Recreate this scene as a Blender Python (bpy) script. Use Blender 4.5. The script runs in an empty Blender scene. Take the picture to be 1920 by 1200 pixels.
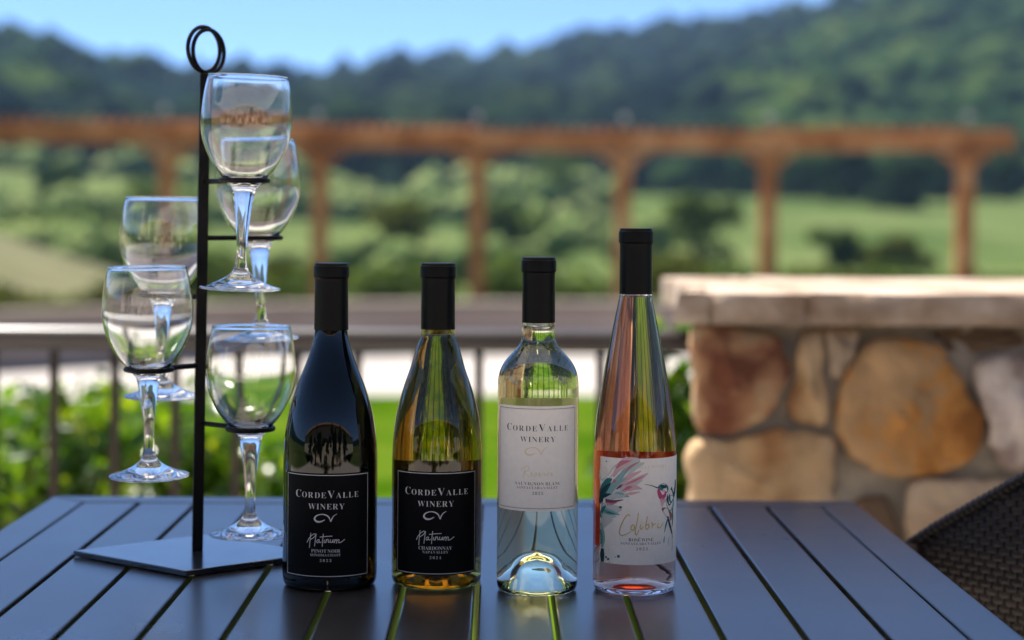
import bpy, math, random
import numpy as np
from mathutils import Vector, Matrix, noise as mnoise

random.seed(7)
rng = np.random.default_rng(11)
sc = bpy.context.scene
COL = sc.collection

# ------------------------------------------------------------------ camera
F = 3500.0                 # focal length in photo pixels
CX, CY = 932.0, 405.0      # where the level view axis meets the photo
ZC = 1.056                 # eye height over the terrace
ROLL = math.radians(0.36)
TOP = 0.72                 # table top height
cam_d = bpy.data.cameras.new('camera')
cam = bpy.data.objects.new('camera', cam_d); COL.objects.link(cam)
cam_d.sensor_fit = 'HORIZONTAL'; cam_d.sensor_width = 36.0
cam_d.lens = 36.0 * F / 1920.0
cam_d.shift_x = (960 - CX) / 1920.0
cam_d.shift_y = -(600 - CY) / 1920.0
cam_d.clip_start = 0.05; cam_d.clip_end = 6000
cam.location = (0, 0, ZC)
cam.rotation_euler = (math.pi / 2, -ROLL, 0)
cam_d.dof.use_dof = True
cam_d.dof.focus_distance = 1.665
cam_d.dof.aperture_fstop = 3.3
sc.camera = cam

# ------------------------------------------------------------------ light
SUN_EL = math.radians(60)
SUN_AZ = math.radians(-36)           # measured from +Y towards +X
S = Vector((math.sin(SUN_AZ) * math.cos(SUN_EL), math.cos(SUN_AZ) * math.cos(SUN_EL), math.sin(SUN_EL)))
w = bpy.data.worlds.new('World'); sc.world = w; w.use_nodes = True
nt = w.node_tree
bg = nt.nodes['Background']
sky = nt.nodes.new('ShaderNodeTexSky'); sky.sky_type = 'NISHITA'; sky.sun_disc = False
sky.sun_elevation = SUN_EL; sky.sun_rotation = SUN_AZ
sky.altitude = 8000; sky.air_density = 1.0; sky.dust_density = 0.0; sky.ozone_density = 4.5
nt.links.new(sky.outputs[0], bg.inputs[0]); bg.inputs[1].default_value = 0.081
sun_d = bpy.data.lights.new('sun', 'SUN'); sun_d.energy = 4.0; sun_d.angle = math.radians(0.5)
sun_d.color = (1.0, 0.94, 0.86)
sun = bpy.data.objects.new('sun', sun_d); COL.objects.link(sun)
sun.rotation_euler = S.to_track_quat('Z', 'Y').to_euler()
sun.location = S * 50
sc.view_settings.view_transform = 'Standard'; sc.view_settings.look = 'None'
sc.view_settings.exposure = 1.68; sc.view_settings.gamma = 1.0
sc.view_settings.use_curve_mapping = False
sc.render.engine = 'CYCLES'
cy = sc.cycles
cy.max_bounces = 24; cy.transmission_bounces = 24; cy.glossy_bounces = 8; cy.diffuse_bounces = 4
cy.transparent_max_bounces = 16; cy.volume_bounces = 1
cy.caustics_reflective = False; cy.caustics_refractive = True
cy.sample_clamp_indirect = 4.0
cy.use_denoising = True

# ------------------------------------------------------------------ helpers
CR, SR = math.cos(ROLL), math.sin(ROLL)
def uv(x, y):
    dx, dy = x - CX, y - CY
    return dx * CR + dy * SR, -dx * SR + dy * CR
def at(x, y, Y):
    """point of the place at distance Y seen at photo pixel (x, y)"""
    u, v = uv(x, y)
    return Vector((u * Y / F, Y, ZC - v * Y / F))

def tag(o, label=None, cat=None, group=None, kind=None):
    if label: o['label'] = label
    if cat: o['category'] = cat
    if group: o['group'] = group
    if kind: o['kind'] = kind
    return o
def empty(name, loc=(0, 0, 0), rz=0.0):
    o = bpy.data.objects.new(name, None); COL.objects.link(o)
    o.location = loc; o.rotation_euler = (0, 0, rz); o.empty_display_size = 0.05
    return o
def children(o): return list(o.children)
def copy_tree(o, parent=None):
    c = o.copy(); COL.objects.link(c)
    c.parent = parent
    for ch in children(o): copy_tree(ch, c)
    return c

class MB:
    def __init__(self): self.v = []; self.f = []; self.m = []; self.cur = 0
    def add(self, vs, fs):
        b = len(self.v); self.v += [tuple(p) for p in vs]
        self.f += [tuple(b + i for i in f) for f in fs]; self.m += [self.cur] * len(fs)
    def box(self, c, s, rz=0.0):
        cx, cy_, cz = c; hx, hy, hz = s[0] / 2, s[1] / 2, s[2] / 2
        ca, sa = math.cos(rz), math.sin(rz)
        vs = []
        for z in (-hz, hz):
            for x, y in ((-hx, -hy), (hx, -hy), (hx, hy), (-hx, hy)):
                vs.append((cx + x * ca - y * sa, cy_ + x * sa + y * ca, cz + z))
        self.add(vs, [(3, 2, 1, 0), (4, 5, 6, 7), (0, 1, 5, 4), (1, 2, 6, 5), (2, 3, 7, 6), (3, 0, 4, 7)])
    def tube(self, pts, r, n=10, cap=True, closed=False):
        pts = [Vector(p) for p in pts]; N = len(pts)
        rs = r if isinstance(r, (list, tuple)) else [r] * N
        vs = []; ref = None
        for i, p in enumerate(pts):
            if closed: t = pts[(i + 1) % N] - pts[i - 1]
            else: t = pts[min(i + 1, N - 1)] - pts[max(i - 1, 0)]
            t.normalize()
            if ref is None:
                ref = Vector((0, 0, 1)) if abs(t.z) < 0.9 else Vector((1, 0, 0))
            a = ref - t * ref.dot(t); a.normalize(); ref = a
            b = t.cross(a)
            for k in range(n):
                q = 2 * math.pi * k / n
                vs.append(p + (a * math.cos(q) + b * math.sin(q)) * rs[i])
        fs = []
        for i in range(N if closed else N - 1):
            j = (i + 1) % N
            for k in range(n):
                l = (k + 1) % n
                fs.append((i * n + k, i * n + l, j * n + l, j * n + k))
        if cap and not closed:
            fs.append(tuple(range(n - 1, -1, -1))); fs.append(tuple((N - 1) * n + k for k in range(n)))
        self.add(vs, fs)
    def ball(self, c, r, nu=12, nv=8):
        prof = [(r * math.sin(math.pi * i / nv), -r * math.cos(math.pi * i / nv)) for i in range(nv + 1)]
        self.lathe(prof, nu, c)
    def lathe(self, prof, n=64, c=(0, 0, 0)):
        """prof: list of (r, z) from bottom to top gives outward normals"""
        vs = []; idx = []
        for r, z in prof:
            if r < 1e-6:
                idx.append([len(vs)] * n); vs.append((c[0], c[1], c[2] + z))
            else:
                row = []
                for k in range(n):
                    q = 2 * math.pi * k / n
                    row.append(len(vs)); vs.append((c[0] + r * math.cos(q), c[1] + r * math.sin(q), c[2] + z))
                idx.append(row)
        fs = []
        for a, b in zip(idx[:-1], idx[1:]):
            for k in range(n):
                l = (k + 1) % n
                q = [a[k], a[l], b[l], b[k]]
                u = []
                for i in q:
                    if i not in u: u.append(i)
                if len(u) >= 3: fs.append(tuple(u))
        self.add(vs, fs)
    def prism(self, poly, z0, z1):
        n = len(poly)
        vs = [(x, y, z0) for x, y in poly] + [(x, y, z1) for x, y in poly]
        fs = [tuple(range(n - 1, -1, -1)), tuple(range(n, 2 * n))]
        for k in range(n):
            l = (k + 1) % n; fs.append((k, l, n + l, n + k))
        self.add(vs, fs)
    def build(self, name, mats, parent=None, smooth=False, bevel=0.0, seg=2, auto=None):
        me = bpy.data.meshes.new(name); me.from_pydata(self.v, [], self.f)
        if not isinstance(mats, (list, tuple)): mats = [mats]
        for m in mats: me.materials.append(m)
        if len(mats) > 1: me.polygons.foreach_set('material_index', self.m)
        if smooth: me.polygons.foreach_set('use_smooth', [True] * len(me.polygons))
        me.update()
        if auto is not None:
            me.polygons.foreach_set('use_smooth', [True] * len(me.polygons))
            me.set_sharp_from_angle(angle=math.radians(auto))
        o = bpy.data.objects.new(name, me); COL.objects.link(o)
        if bevel > 0:
            b = o.modifiers.new('bevel', 'BEVEL'); b.width = bevel; b.segments = seg; b.limit_method = 'ANGLE'
        if parent is not None: o.parent = parent
        return o

def catmull(pts, n=8, closed=False):
    P = [np.array(p, float) for p in pts]; N = len(P); out = []
    rngi = range(N if closed else N - 1)
    for i in rngi:
        p0 = P[i - 1] if (closed or i > 0) else 2 * P[0] - P[1]
        p1 = P[i]; p2 = P[(i + 1) % N]
        p3 = P[(i + 2) % N] if (closed or i + 2 < N) else 2 * P[-1] - P[-2]
        t0 = 0; t1 = t0 + max(np.linalg.norm(p1 - p0), 1e-9) ** .5; t2 = t1 + max(np.linalg.norm(p2 - p1), 1e-9) ** .5; t3 = t2 + max(np.linalg.norm(p3 - p2), 1e-9) ** .5
        for k in range(n):
            t = t1 + (t2 - t1) * k / n
            A1 = (t1 - t) / (t1 - t0) * p0 + (t - t0) / (t1 - t0) * p1
            A2 = (t2 - t) / (t2 - t1) * p1 + (t - t1) / (t2 - t1) * p2
            A3 = (t3 - t) / (t3 - t2) * p2 + (t - t2) / (t3 - t2) * p3
            B1 = (t2 - t) / (t2 - t0) * A1 + (t - t0) / (t2 - t0) * A2
            B2 = (t3 - t) / (t3 - t1) * A2 + (t - t1) / (t3 - t1) * A3
            out.append(tuple((t2 - t) / (t2 - t1) * B1 + (t - t1) / (t2 - t1) * B2))
    if not closed: out.append(tuple(P[-1]))
    return out

# ------------------------------------------------------------------ materials
def mat(name, col=(.5, .5, .5), rough=.5, spec=.5, metal=0.0):
    m = bpy.data.materials.new(name); m.use_nodes = True
    b = m.node_tree.nodes['Principled BSDF']
    b.inputs['Base Color'].default_value = (*col, 1); b.inputs['Roughness'].default_value = rough
    b.inputs['Specular IOR Level'].default_value = spec; b.inputs['Metallic'].default_value = metal
    return m
def N(m, t): return m.node_tree.nodes.new(t)
def L(m, a, b): m.node_tree.links.new(a, b)
def noisy(name, stops, scale=5.0, rough=.6, detail=6, bump=0.0, bscale=None, spec=.4, coord='Object', dist=.01, island=False, rrange=None, metal=0.0):
    """base colour from a noise through a colour ramp, with optional fine relief"""
    m = mat(name, stops[0][1], rough, spec, metal); b = m.node_tree.nodes['Principled BSDF']
    tc = N(m, 'ShaderNodeTexCoord'); no = N(m, 'ShaderNodeTexNoise')
    no.inputs['Scale'].default_value = scale; no.inputs['Detail'].default_value = detail
    L(m, tc.outputs[coord], no.inputs['Vector'])
    cr = N(m, 'ShaderNodeValToRGB')
    els = cr.color_ramp.elements
    while len(els) < len(stops): els.new(.5)
    for e, (p, c) in zip(els, stops): e.position = p; e.color = (*c, 1)
    if island:
        ge = N(m, 'ShaderNodeNewGeometry'); mx = N(m, 'ShaderNodeMix'); mx.data_type = 'FLOAT'; mx.inputs[0].default_value = island
        L(m, no.outputs['Fac'], mx.inputs[2]); L(m, ge.outputs['Random Per Island'], mx.inputs[3]); L(m, mx.outputs[0], cr.inputs[0])
    else:
        L(m, no.outputs['Fac'], cr.inputs[0])
    L(m, cr.outputs[0], b.inputs['Base Color'])
    if rrange:
        mr = N(m, 'ShaderNodeMapRange'); mr.inputs[3].default_value, mr.inputs[4].default_value = rrange
        L(m, no.outputs['Fac'], mr.inputs[0]); L(m, mr.outputs[0], b.inputs['Roughness'])
    if bump:
        n2 = N(m, 'ShaderNodeTexNoise'); n2.inputs['Scale'].default_value = bscale or scale * 4; n2.inputs['Detail'].default_value = 5
        L(m, tc.outputs[coord], n2.inputs['Vector'])
        bu = N(m, 'ShaderNodeBump'); bu.inputs['Strength'].default_value = bump; bu.inputs['Distance'].default_value = dist
        L(m, n2.outputs['Fac'], bu.inputs['Height']); L(m, bu.outputs[0], b.inputs['Normal'])
    return m
def leaf_mat(name, stops, trans=.5, rough=.9, spec=.03, gain=1.6):
    """leaf faces: colour differs from leaf to leaf, light passes through"""
    m = noisy(name, stops, scale=3, rough=rough, spec=spec, island=.75)
    b = m.node_tree.nodes['Principled BSDF']; out = m.node_tree.nodes['Material Output']
    src = b.inputs['Base Color'].links[0].from_socket
    tr = N(m, 'ShaderNodeBsdfTranslucent')
    hs = N(m, 'ShaderNodeMix'); hs.data_type = 'RGBA'; hs.blend_type = 'MULTIPLY'; hs.inputs[0].default_value = 1
    hs.inputs[7].default_value = (gain * 1.0, gain * 1.0, gain * .35, 1)
    L(m, src, hs.inputs[6]); L(m, hs.outputs[2], tr.inputs[0])
    mx = N(m, 'ShaderNodeMixShader'); mx.inputs[0].default_value = trans
    L(m, b.outputs[0], mx.inputs[1]); L(m, tr.outputs[0], mx.inputs[2]); L(m, mx.outputs[0], out.inputs['Surface'])
    return m

M = {}
M['table'] = noisy('powder_coated_metal', [(.35, (.014, .013, .014)), (.7, (.019, .017, .018))], scale=9, rough=.28, spec=.9, bump=.04, bscale=900, dist=.0003, rrange=(.25, .33))
M['black_iron'] = noisy('black_iron', [(.3, (.0025, .0025, .003)), (.7, (.005, .005, .005))], scale=60, rough=.45, spec=.16, bump=.25, bscale=400, dist=.0005)
M['plate'] = noisy('dark_steel_plate', [(.35, (.016, .017, .019)), (.7, (.026, .026, .027))], scale=35, rough=.2, spec=.8, bump=.05, bscale=120, dist=.0003, rrange=(.12, .26))
pb_ = M['plate'].node_tree.nodes['Principled BSDF']; pb_.inputs['Coat Weight'].default_value = .3; pb_.inputs['Coat Roughness'].default_value = .12
M['bronze'] = noisy('dark_bronze_paint', [(.3, (.020, .013, .010)), (.7, (.034, .023, .018))], scale=8, rough=.45, spec=.3)
tb_ = M['table'].node_tree.nodes['Principled BSDF']; tb_.inputs['Coat Weight'].default_value = .2; tb_.inputs['Coat Roughness'].default_value = .22
tn_ = N(M['table'], 'ShaderNodeTexNoise'); tn_.inputs['Scale'].default_value = 38; tn_.inputs['Detail'].default_value = 10; tn_.inputs['Roughness'].default_value = .7
to_ = N(M['table'], 'ShaderNodeTexCoord'); L(M['table'], to_.outputs['Object'], tn_.inputs['Vector'])
tm_ = N(M['table'], 'ShaderNodeMapRange'); tm_.inputs[1].default_value = .42; tm_.inputs[2].default_value = .72; tm_.inputs[3].default_value = .19; tm_.inputs[4].default_value = .27
L(M['table'], tn_.outputs['Fac'], tm_.inputs[0]); L(M['table'], tm_.outputs[0], tb_.inputs['Coat Roughness'])
M['rail'] = noisy('bronze_rail_paint', [(.3, (.026, .020, .018)), (.7, (.042, .033, .030))], scale=8, rough=.34, spec=.5)
M['capsule'] = noisy('black_foil', [(.3, (.0018, .0018, .002)), (.7, (.003, .003, .0032))], scale=40, rough=.38, spec=.13)
M['black_paper'] = noisy('black_label_paper', [(.3, (.0022, .0022, .0025)), (.7, (.0034, .0034, .0037))], scale=300, rough=.6, spec=.1)
M['white_paper'] = noisy('cream_label_paper', [(.3, (.77, .71, .64)), (.7, (.82, .755, .685))], scale=200, rough=.65, spec=.25)
M['silver_ink'] = mat('silver_ink', (.62, .60, .58), .45, .5)
M['dark_ink'] = mat('dark_ink', (.03, .022, .022), .6, .3)
M['gold_ink'] = mat('gold_ink', (.52, .38, .14), .35, .5, .35)
M['pale_gold_ink'] = mat('pale_gold_ink', (.64, .55, .38), .35, .5, .25)
M['back_dark'] = leaf_mat('dark_back_label', [(.3, (.085, .055, .028)), (.7, (.085, .055, .028))], trans=.55, rough=.7, spec=.2, gain=1.0)
M['back_cream'] = leaf_mat('cream_back_label', [(.3, (.66, .58, .45)), (.7, (.66, .58, .45))], trans=.55, rough=.7, spec=.2, gain=1.0)
M['back_red'] = leaf_mat('red_back_label', [(.3, (.62, .07, .03)), (.7, (.62, .07, .03))], trans=.55, rough=.7, spec=.2, gain=1.0)
for k, c in dict(teal_dark=(.012, .055, .07), teal=(.03, .16, .17), teal_pale=(.22, .40, .39), pink=(.52, .17, .22), pink_pale=(.62, .40, .41), mauve=(.17, .06, .11), wash=(.50, .52, .50), brown=(.25, .12, .10), magenta=(.50, .07, .17)).items():
    M['ink_' + k] = mat(k + '_watercolour', c, .7, .2)

def glass_mat(name, col, ior=1.5):
    m = bpy.data.materials.new(name); m.use_nodes = True
    b = m.node_tree.nodes['Principled BSDF']
    b.inputs['Base Color'].default_value = (*col, 1); b.inputs['Roughness'].default_value = 0.0
    b.inputs['IOR'].default_value = ior; b.inputs['Transmission Weight'].default_value = 1.0
    return m
def wine_mat(name, coef):
    """side faces join the glass (1.34 against 1.5), the top face meets air; the wine itself absorbs light"""
    m = bpy.data.materials.new(name); m.use_nodes = True
    t = m.node_tree; t.nodes.remove(t.nodes['Principled BSDF']); out = t.nodes['Material Output']
    g = N(m, 'ShaderNodeBsdfGlass'); g.inputs['Roughness'].default_value = 0
    ge = N(m, 'ShaderNodeTexCoord'); sx = N(m, 'ShaderNodeSeparateXYZ'); L(m, ge.outputs['Normal'], sx.inputs[0])
    ab = N(m, 'ShaderNodeMath'); ab.operation = 'ABSOLUTE'
    at_ = N(m, 'ShaderNodeAttribute'); at_.attribute_name = 'surface_top'
    mr = N(m, 'ShaderNodeMapRange'); mr.inputs[3].default_value = 1.34 / 1.5; mr.inputs[4].default_value = 1.34
    L(m, at_.outputs['Fac'], mr.inputs[0]); L(m, mr.outputs[0], g.inputs['IOR'])
    L(m, g.outputs[0], out.inputs['Surface'])
    va = N(m, 'ShaderNodeVolumeAbsorption')
    mx = max(coef); va.inputs['Density'].default_value = mx
    va.inputs['Color'].default_value = (*[1 - c / mx for c in coef], 1)
    L(m, va.outputs[0], out.inputs['Volume'])
    return m
M['glass_clear'] = glass_mat('clear_glass', (.985, .99, .985))
M['glass_olive'] = glass_mat('olive_glass', (.56, .50, .13))
M['glass_black'] = mat('black_green_glass', (.0012, .0014, .001), .0, .5)
M['glass_flint'] = glass_mat('flint_glass', (.92, .965, .89))
M['glass_flint_rose'] = glass_mat('flint_glass_pale', (.95, .95, .96))

# ------------------------------------------------------------------ ground, terrain, sky air
def vnoise(x, y, s, seed=0):
    return mnoise.noise(Vector((x / s + seed * 17.3, y / s - seed * 9.1, seed * 3.7)))

GZ = -0.55   # lawn level
M['lawn'] = noisy('lawn_grass', [(.34, (.026, .066, .0014)), (.48, (.044, .094, .003)), (.62, (.074, .118, .009))], scale=1.3, rough=1.0, spec=0.0, detail=8, bump=.4, bscale=60, dist=.02)
M['path'] = noisy('pale_concrete', [(.3, (.36, .33, .30)), (.7, (.44, .40, .365))], scale=2, rough=.85, spec=.2)
M['terrace'] = noisy('terrace_paving', [(.3, (.50, .445, .39)), (.7, (.60, .54, .475))], scale=3, rough=.8, spec=.25)
M['meadow'] = noisy('dry_green_meadow', [(.32, (.038, .066, .020)), (.43, (.066, .096, .030)), (.55, (.088, .120, .042)), (.68, (.13, .145, .060))], scale=.07, rough=1.0, spec=0.0, detail=8)
M['hill'] = noisy('forest_floor', [(.3, (.005, .013, .012)), (.55, (.009, .020, .013)), (.75, (.028, .040, .016))], scale=.012, rough=1.0, spec=0.0, detail=8)

def interp(x, xs, ys): return float(np.interp(x, xs, ys))
RX = [-4000, -1500, -300, 0, 90, 180, 300, 420, 590, 700, 820, 960, 1130, 1300, 1500, 1600, 1750, 1920, 2600, 4500]
RY = [190, 120, 124, 143, 162, 196, 206, 208, 203, 165, 138, 136, 88, 78, 50, 24, -16, -20, 30, 130]
MX = [-4000, -300, 0, 180, 400, 590, 960, 1200, 1350, 1500, 1700, 1920, 2600, 4500]
MY = [200, 120, 130, 165, 190, 215, 225, 215, 200, 160, 90, 40, 20, 160]
def elev(px, y): return (CY - y) / F
RK = [22.3, 26, 40, 70, 110, 160, 240, 400, 680, 850, 1000, 1100]
def terrain_z(ang, r):
    px = CX + F * math.tan(max(-1.0, min(1.0, ang))) if abs(ang) < 1.2 else (-4000 if ang < 0 else 4500)
    x, y = r * math.sin(ang), r * math.cos(ang)
    er, em = elev(px, interp(px, RX, RY)), elev(px, interp(px, MX, MY))
    e = [(GZ - .02 - ZC) / 22.3, (GZ - .02 - ZC) / 26, (560 - CY) / -F, (492 - CY) / -F, (425 - CY) / -F, (365 - CY) / -F, (312 - CY) / -F, em, er, er * .70, er * .35, er * .2]
    el = interp(math.log(r), [math.log(q) for q in RK], e)
    z = ZC + el * r
    k = min(1, max(0, (r - 30) / 150))
    z += k * (vnoise(x, y, 90, 1) * 5 * min(1, r / 300) + vnoise(x, y, 30, 2) * 1.6)
    return z
def polar(name, radii, material):
    angs = [math.atan((p - CX) / F) for p in range(-2700, 4600, 45)]
    a0, a1 = angs[0], angs[-1]
    more = list(np.linspace(a1, a0 + 2 * math.pi, 60)[1:-1])
    angs = angs + more; n = len(angs)
    b = MB(); vs = []; fs = []
    for r in radii:
        for a in angs:
            a_ = a if a <= math.pi else a - 2 * math.pi
            vs.append((r * math.sin(a_), r * math.cos(a_), terrain_z(a_, r)))
    for i in range(len(radii) - 1):
        for k in range(n):
            l = (k + 1) % n
            fs.append((i * n + l, i * n + k, (i + 1) * n + k, (i + 1) * n + l))
    b.add(vs, fs)
    return tag(b.build(name, material, smooth=True), kind='structure')
r1 = list(np.geomspace(22.3, 185, 34)); r2 = list(np.geomspace(185, 1060, 44))
polar('meadow', r1, M['meadow'])
polar('hills', r2, M['hill'])
b = MB(); b.lathe([(22.6, GZ - .02), (0, GZ - .02)][::-1], 64)
b.f = [f[::-1] for f in b.f]
tag(b.build('ground', M['meadow']), kind='structure')
def sheet(name, poly, z, material):
    q = MB(); q.add([(x, y, z) for x, y in poly], [tuple(range(len(poly)))])
    return tag(q.build(name, material), kind='structure')
def arc_pts(d, xs, sag=.0): return [(x, d - sag * x * x) for x in xs]
WXS = list(np.linspace(-12, 12, 33))
def wall_y(x): return 21.9 - .085 * (x - .8) ** 2 if x < .8 else 21.9 - .012 * (x - .8) ** 2
lawn_far = [(x, 16.9 - .03 * (x - 1) ** 2) for x in np.linspace(-9, 12, 22)]
sheet('lawn', [(-9, 3.9), (12, 3.9)] + lawn_far[::-1], GZ - .008, M['lawn'])
sheet('path', [(x, y + .001) for x, y in lawn_far] + [(x, wall_y(x) + .1) for x in np.linspace(12, -9, 22)], GZ - .004, M['path'])
b = MB(); b.box((0, -2.2, -.29), (14, 11.7, .58)); tag(b.build('terrace_floor', M['terrace']), kind='structure')  # unseen paving, added for bottle reflections and kept pale to bounce light

# haze: the air of the valley
b = MB(); b.box((0, 0, 66), (2200, 2200, 140))
hz = b.build('haze', mat('valley_air')); tag(hz, kind='stuff')
hm = hz.data.materials[0]; t = hm.node_tree; t.nodes.remove(t.nodes['Principled BSDF'])
pv = N(hm, 'ShaderNodeVolumePrincipled'); pv.inputs['Color'].default_value = (.42, .66, 1.0, 1); pv.inputs['Density'].default_value = .00024
pv.inputs['Anisotropy'].default_value = .0
L(hm, pv.outputs[0], t.nodes['Material Output'].inputs['Volume'])

# ------------------------------------------------------------------ trees and far woods
def clump_template(seed, sub=1):
    import bmesh
    bm = bmesh.new(); bmesh.ops.create_icosphere(bm, subdivisions=sub, radius=1)
    vs = np.array([v.co[:] for v in bm.verts]); fs = np.array([[v.index for v in f.verts] for f in bm.faces]); bm.free()
    r = np.random.default_rng(seed)
    vs *= (0.72 + .5 * r.random((len(vs), 1)))
    return vs, fs
def np_mesh(name, V, Fc, material, parent=None, smooth=False):
    me = bpy.data.meshes.new(name)
    me.vertices.add(len(V)); me.vertices.foreach_set('co', np.ascontiguousarray(V, np.float32).ravel())
    k = Fc.shape[1]
    me.loops.add(Fc.size); me.loops.foreach_set('vertex_index', np.ascontiguousarray(Fc, np.int32).ravel())
    me.polygons.add(len(Fc)); me.polygons.foreach_set('loop_start', np.arange(len(Fc), dtype=np.int32) * k)
    if smooth: me.polygons.foreach_set('use_smooth', np.ones(len(Fc), bool))
    me.materials.append(material); me.update(calc_edges=True); me.validate()
    o = bpy.data.objects.new(name, me); COL.objects.link(o)
    if parent is not None: o.parent = parent
    return o
def terrain_xy(x, y): return terrain_z(math.atan2(x, y), math.hypot(x, y))

M['forest'] = noisy('far_tree_crowns', [(.25, (.003, .007, .010)), (.45, (.007, .014, .013)), (.62, (.013, .025, .014)), (.85, (.036, .050, .018))], scale=.009, rough=1.0, spec=0.0, island=.55)
def forest(name, spots, seed, material):
    T = [clump_template(seed + i) for i in range(5)]
    Vs, Fs, o = [], [], 0
    r = np.random.default_rng(seed)
    for (x, y, s) in spots:
        z = terrain_xy(x, y)
        for k in range(3):
            v, f = T[r.integers(5)]
            a = r.random() * 6.28; ca, sa = math.cos(a), math.sin(a)
            q = v * np.array([s, s, s * (.8 + .5 * r.random())]) * (.6 + .3 * r.random())
            q = np.stack([q[:, 0] * ca - q[:, 1] * sa, q[:, 0] * sa + q[:, 1] * ca, q[:, 2]], 1)
            q += np.array([x + (r.random() - .5) * s * 1.1, y + (r.random() - .5) * s * 1.1, z + s * (.35 + .5 * r.random())])
            Vs.append(q); Fs.append(f + o); o += len(q)
    ob = np_mesh(name, np.concatenate(Vs), np.concatenate(Fs), material)
    return tag(ob, kind='stuff')
spots = []
for _ in range(9000):
    px = rng.uniform(-900, 2800); r = 165 * (780 / 165) ** rng.random()
    a = math.atan((px - CX) / F); x, y = r * math.sin(a), r * math.cos(a)
    cover = vnoise(x, y, 70, 5) + .42
    if r < 290: cover -= .30 * (290 - r) / 125
    if rng.random() > cover * 2.2: continue
    spots.append((x, y, rng.uniform(2.4, 5.6) * (.6 + r / 700)))
spots = spots[:4600]
M['woodland'] = noisy('green_tree_crowns', [(.22, (.006, .014, .008)), (.45, (.016, .034, .011)), (.62, (.032, .058, .016)), (.85, (.075, .098, .026))], scale=.011, rough=1.0, spec=0.0, island=.5)
def near_side(x, y):
    px, r = CX + F * x / y, math.hypot(x, y)
    return (px > 1330 + (r - 200) * .5 + 120 * vnoise(x, y, 60, 41)) or (px < 230 + 120 * vnoise(x, y, 60, 42) and r > 260)
tag(forest('forest', [p for p in spots if not near_side(p[0], p[1])], 31, M['forest']), 'dark bluish wooded hillside of dense oak and brush rising behind the pergola', 'forest')
tag(forest('woodland', [p for p in spots if near_side(p[0], p[1])], 33, M['woodland']), 'greener wooded slopes on the nearer hills at both sides of the picture', 'woodland')

M['brush'] = noisy('meadow_brush', [(.2, (.075, .115, .040)), (.45, (.12, .165, .056)), (.65, (.165, .205, .075)), (.9, (.23, .24, .10))], scale=.05, rough=1.0, spec=0.0, island=.5)
bspots = []
for _ in range(9000):
    px = rng.uniform(-700, 2600); r = 34 * (215 / 34) ** rng.random()
    a = math.atan((px - CX) / F); x, y = r * math.sin(a), r * math.cos(a)
    cov = vnoise(x, y * .55, 16, 21) * 1.2 + vnoise(x, y * .5, 45, 22) * 1.2 + .12
    if rng.random() < cov * 1.4: bspots.append((x, y, rng.uniform(.4, 1.0) * (.5 + r / 110)))
tag(forest('brush', bspots[:850], 77, M['brush']), 'patches of low green brush scattered over the meadow slope', 'brush')

M['bark'] = noisy('bark', [(.3, (.05, .035, .025)), (.7, (.10, .075, .055))], scale=6, rough=.9, spec=.1, bump=.5)
M['leaf_dark'] = leaf_mat('dark_tree_leaves', [(.1, (.012, .028, .014)), (.5, (.022, .046, .020)), (.9, (.044, .075, .027))], trans=.25)
M['leaf_mid'] = leaf_mat('mid_tree_leaves', [(.1, (.042, .076, .028)), (.5, (.068, .106, .038)), (.9, (.105, .138, .050))], trans=.35)
M['leaf_olive'] = leaf_mat('olive_shrub_leaves', [(.1, (.036, .048, .010)), (.5, (.062, .076, .018)), (.9, (.10, .105, .028))], trans=.3)
def leaf_cloud(n, lobes, size, seed, up=.4):
    """n folded leaf faces spread through lobes (cx, cy, cz, rx, ry, rz)"""
    r = np.random.default_rng(seed)
    lo = np.array(lobes); wgt = np.prod(lo[:, 3:], 1) ** (2 / 3); wgt /= wgt.sum()
    k = r.choice(len(lo), n, p=wgt)
    d = r.normal(size=(n, 3)); d /= np.linalg.norm(d, axis=1, keepdims=True)
    rad = r.random((n, 1)) ** .38
    P = lo[k, :3] + d * lo[k, 3:] * rad
    nrm = d * .6 + r.normal(size=(n, 3)) * .6 + np.array([0, 0, up]); nrm /= np.linalg.norm(nrm, axis=1, keepdims=True)
    t = np.cross(nrm, r.normal(size=(n, 3))); t /= np.linalg.norm(t, axis=1, keepdims=True)
    s = np.cross(nrm, t)
    L_ = size * r.uniform(.7, 1.35, (n, 1)); W_ = L_ * .34
    A = P - t * L_ * .5; B = P + t * L_ * .5
    C = P + s * W_ + nrm * W_ * .3; D = P - s * W_ + nrm * W_ * .3
    V = np.stack([A, C, B, D], 1).reshape(-1, 3)
    base = np.arange(n)[:, None] * 4
    Fc = np.concatenate([base + np.array([[0, 1, 2]]), base + np.array([[0, 2, 3]])], 0)
    return V, Fc
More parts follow.
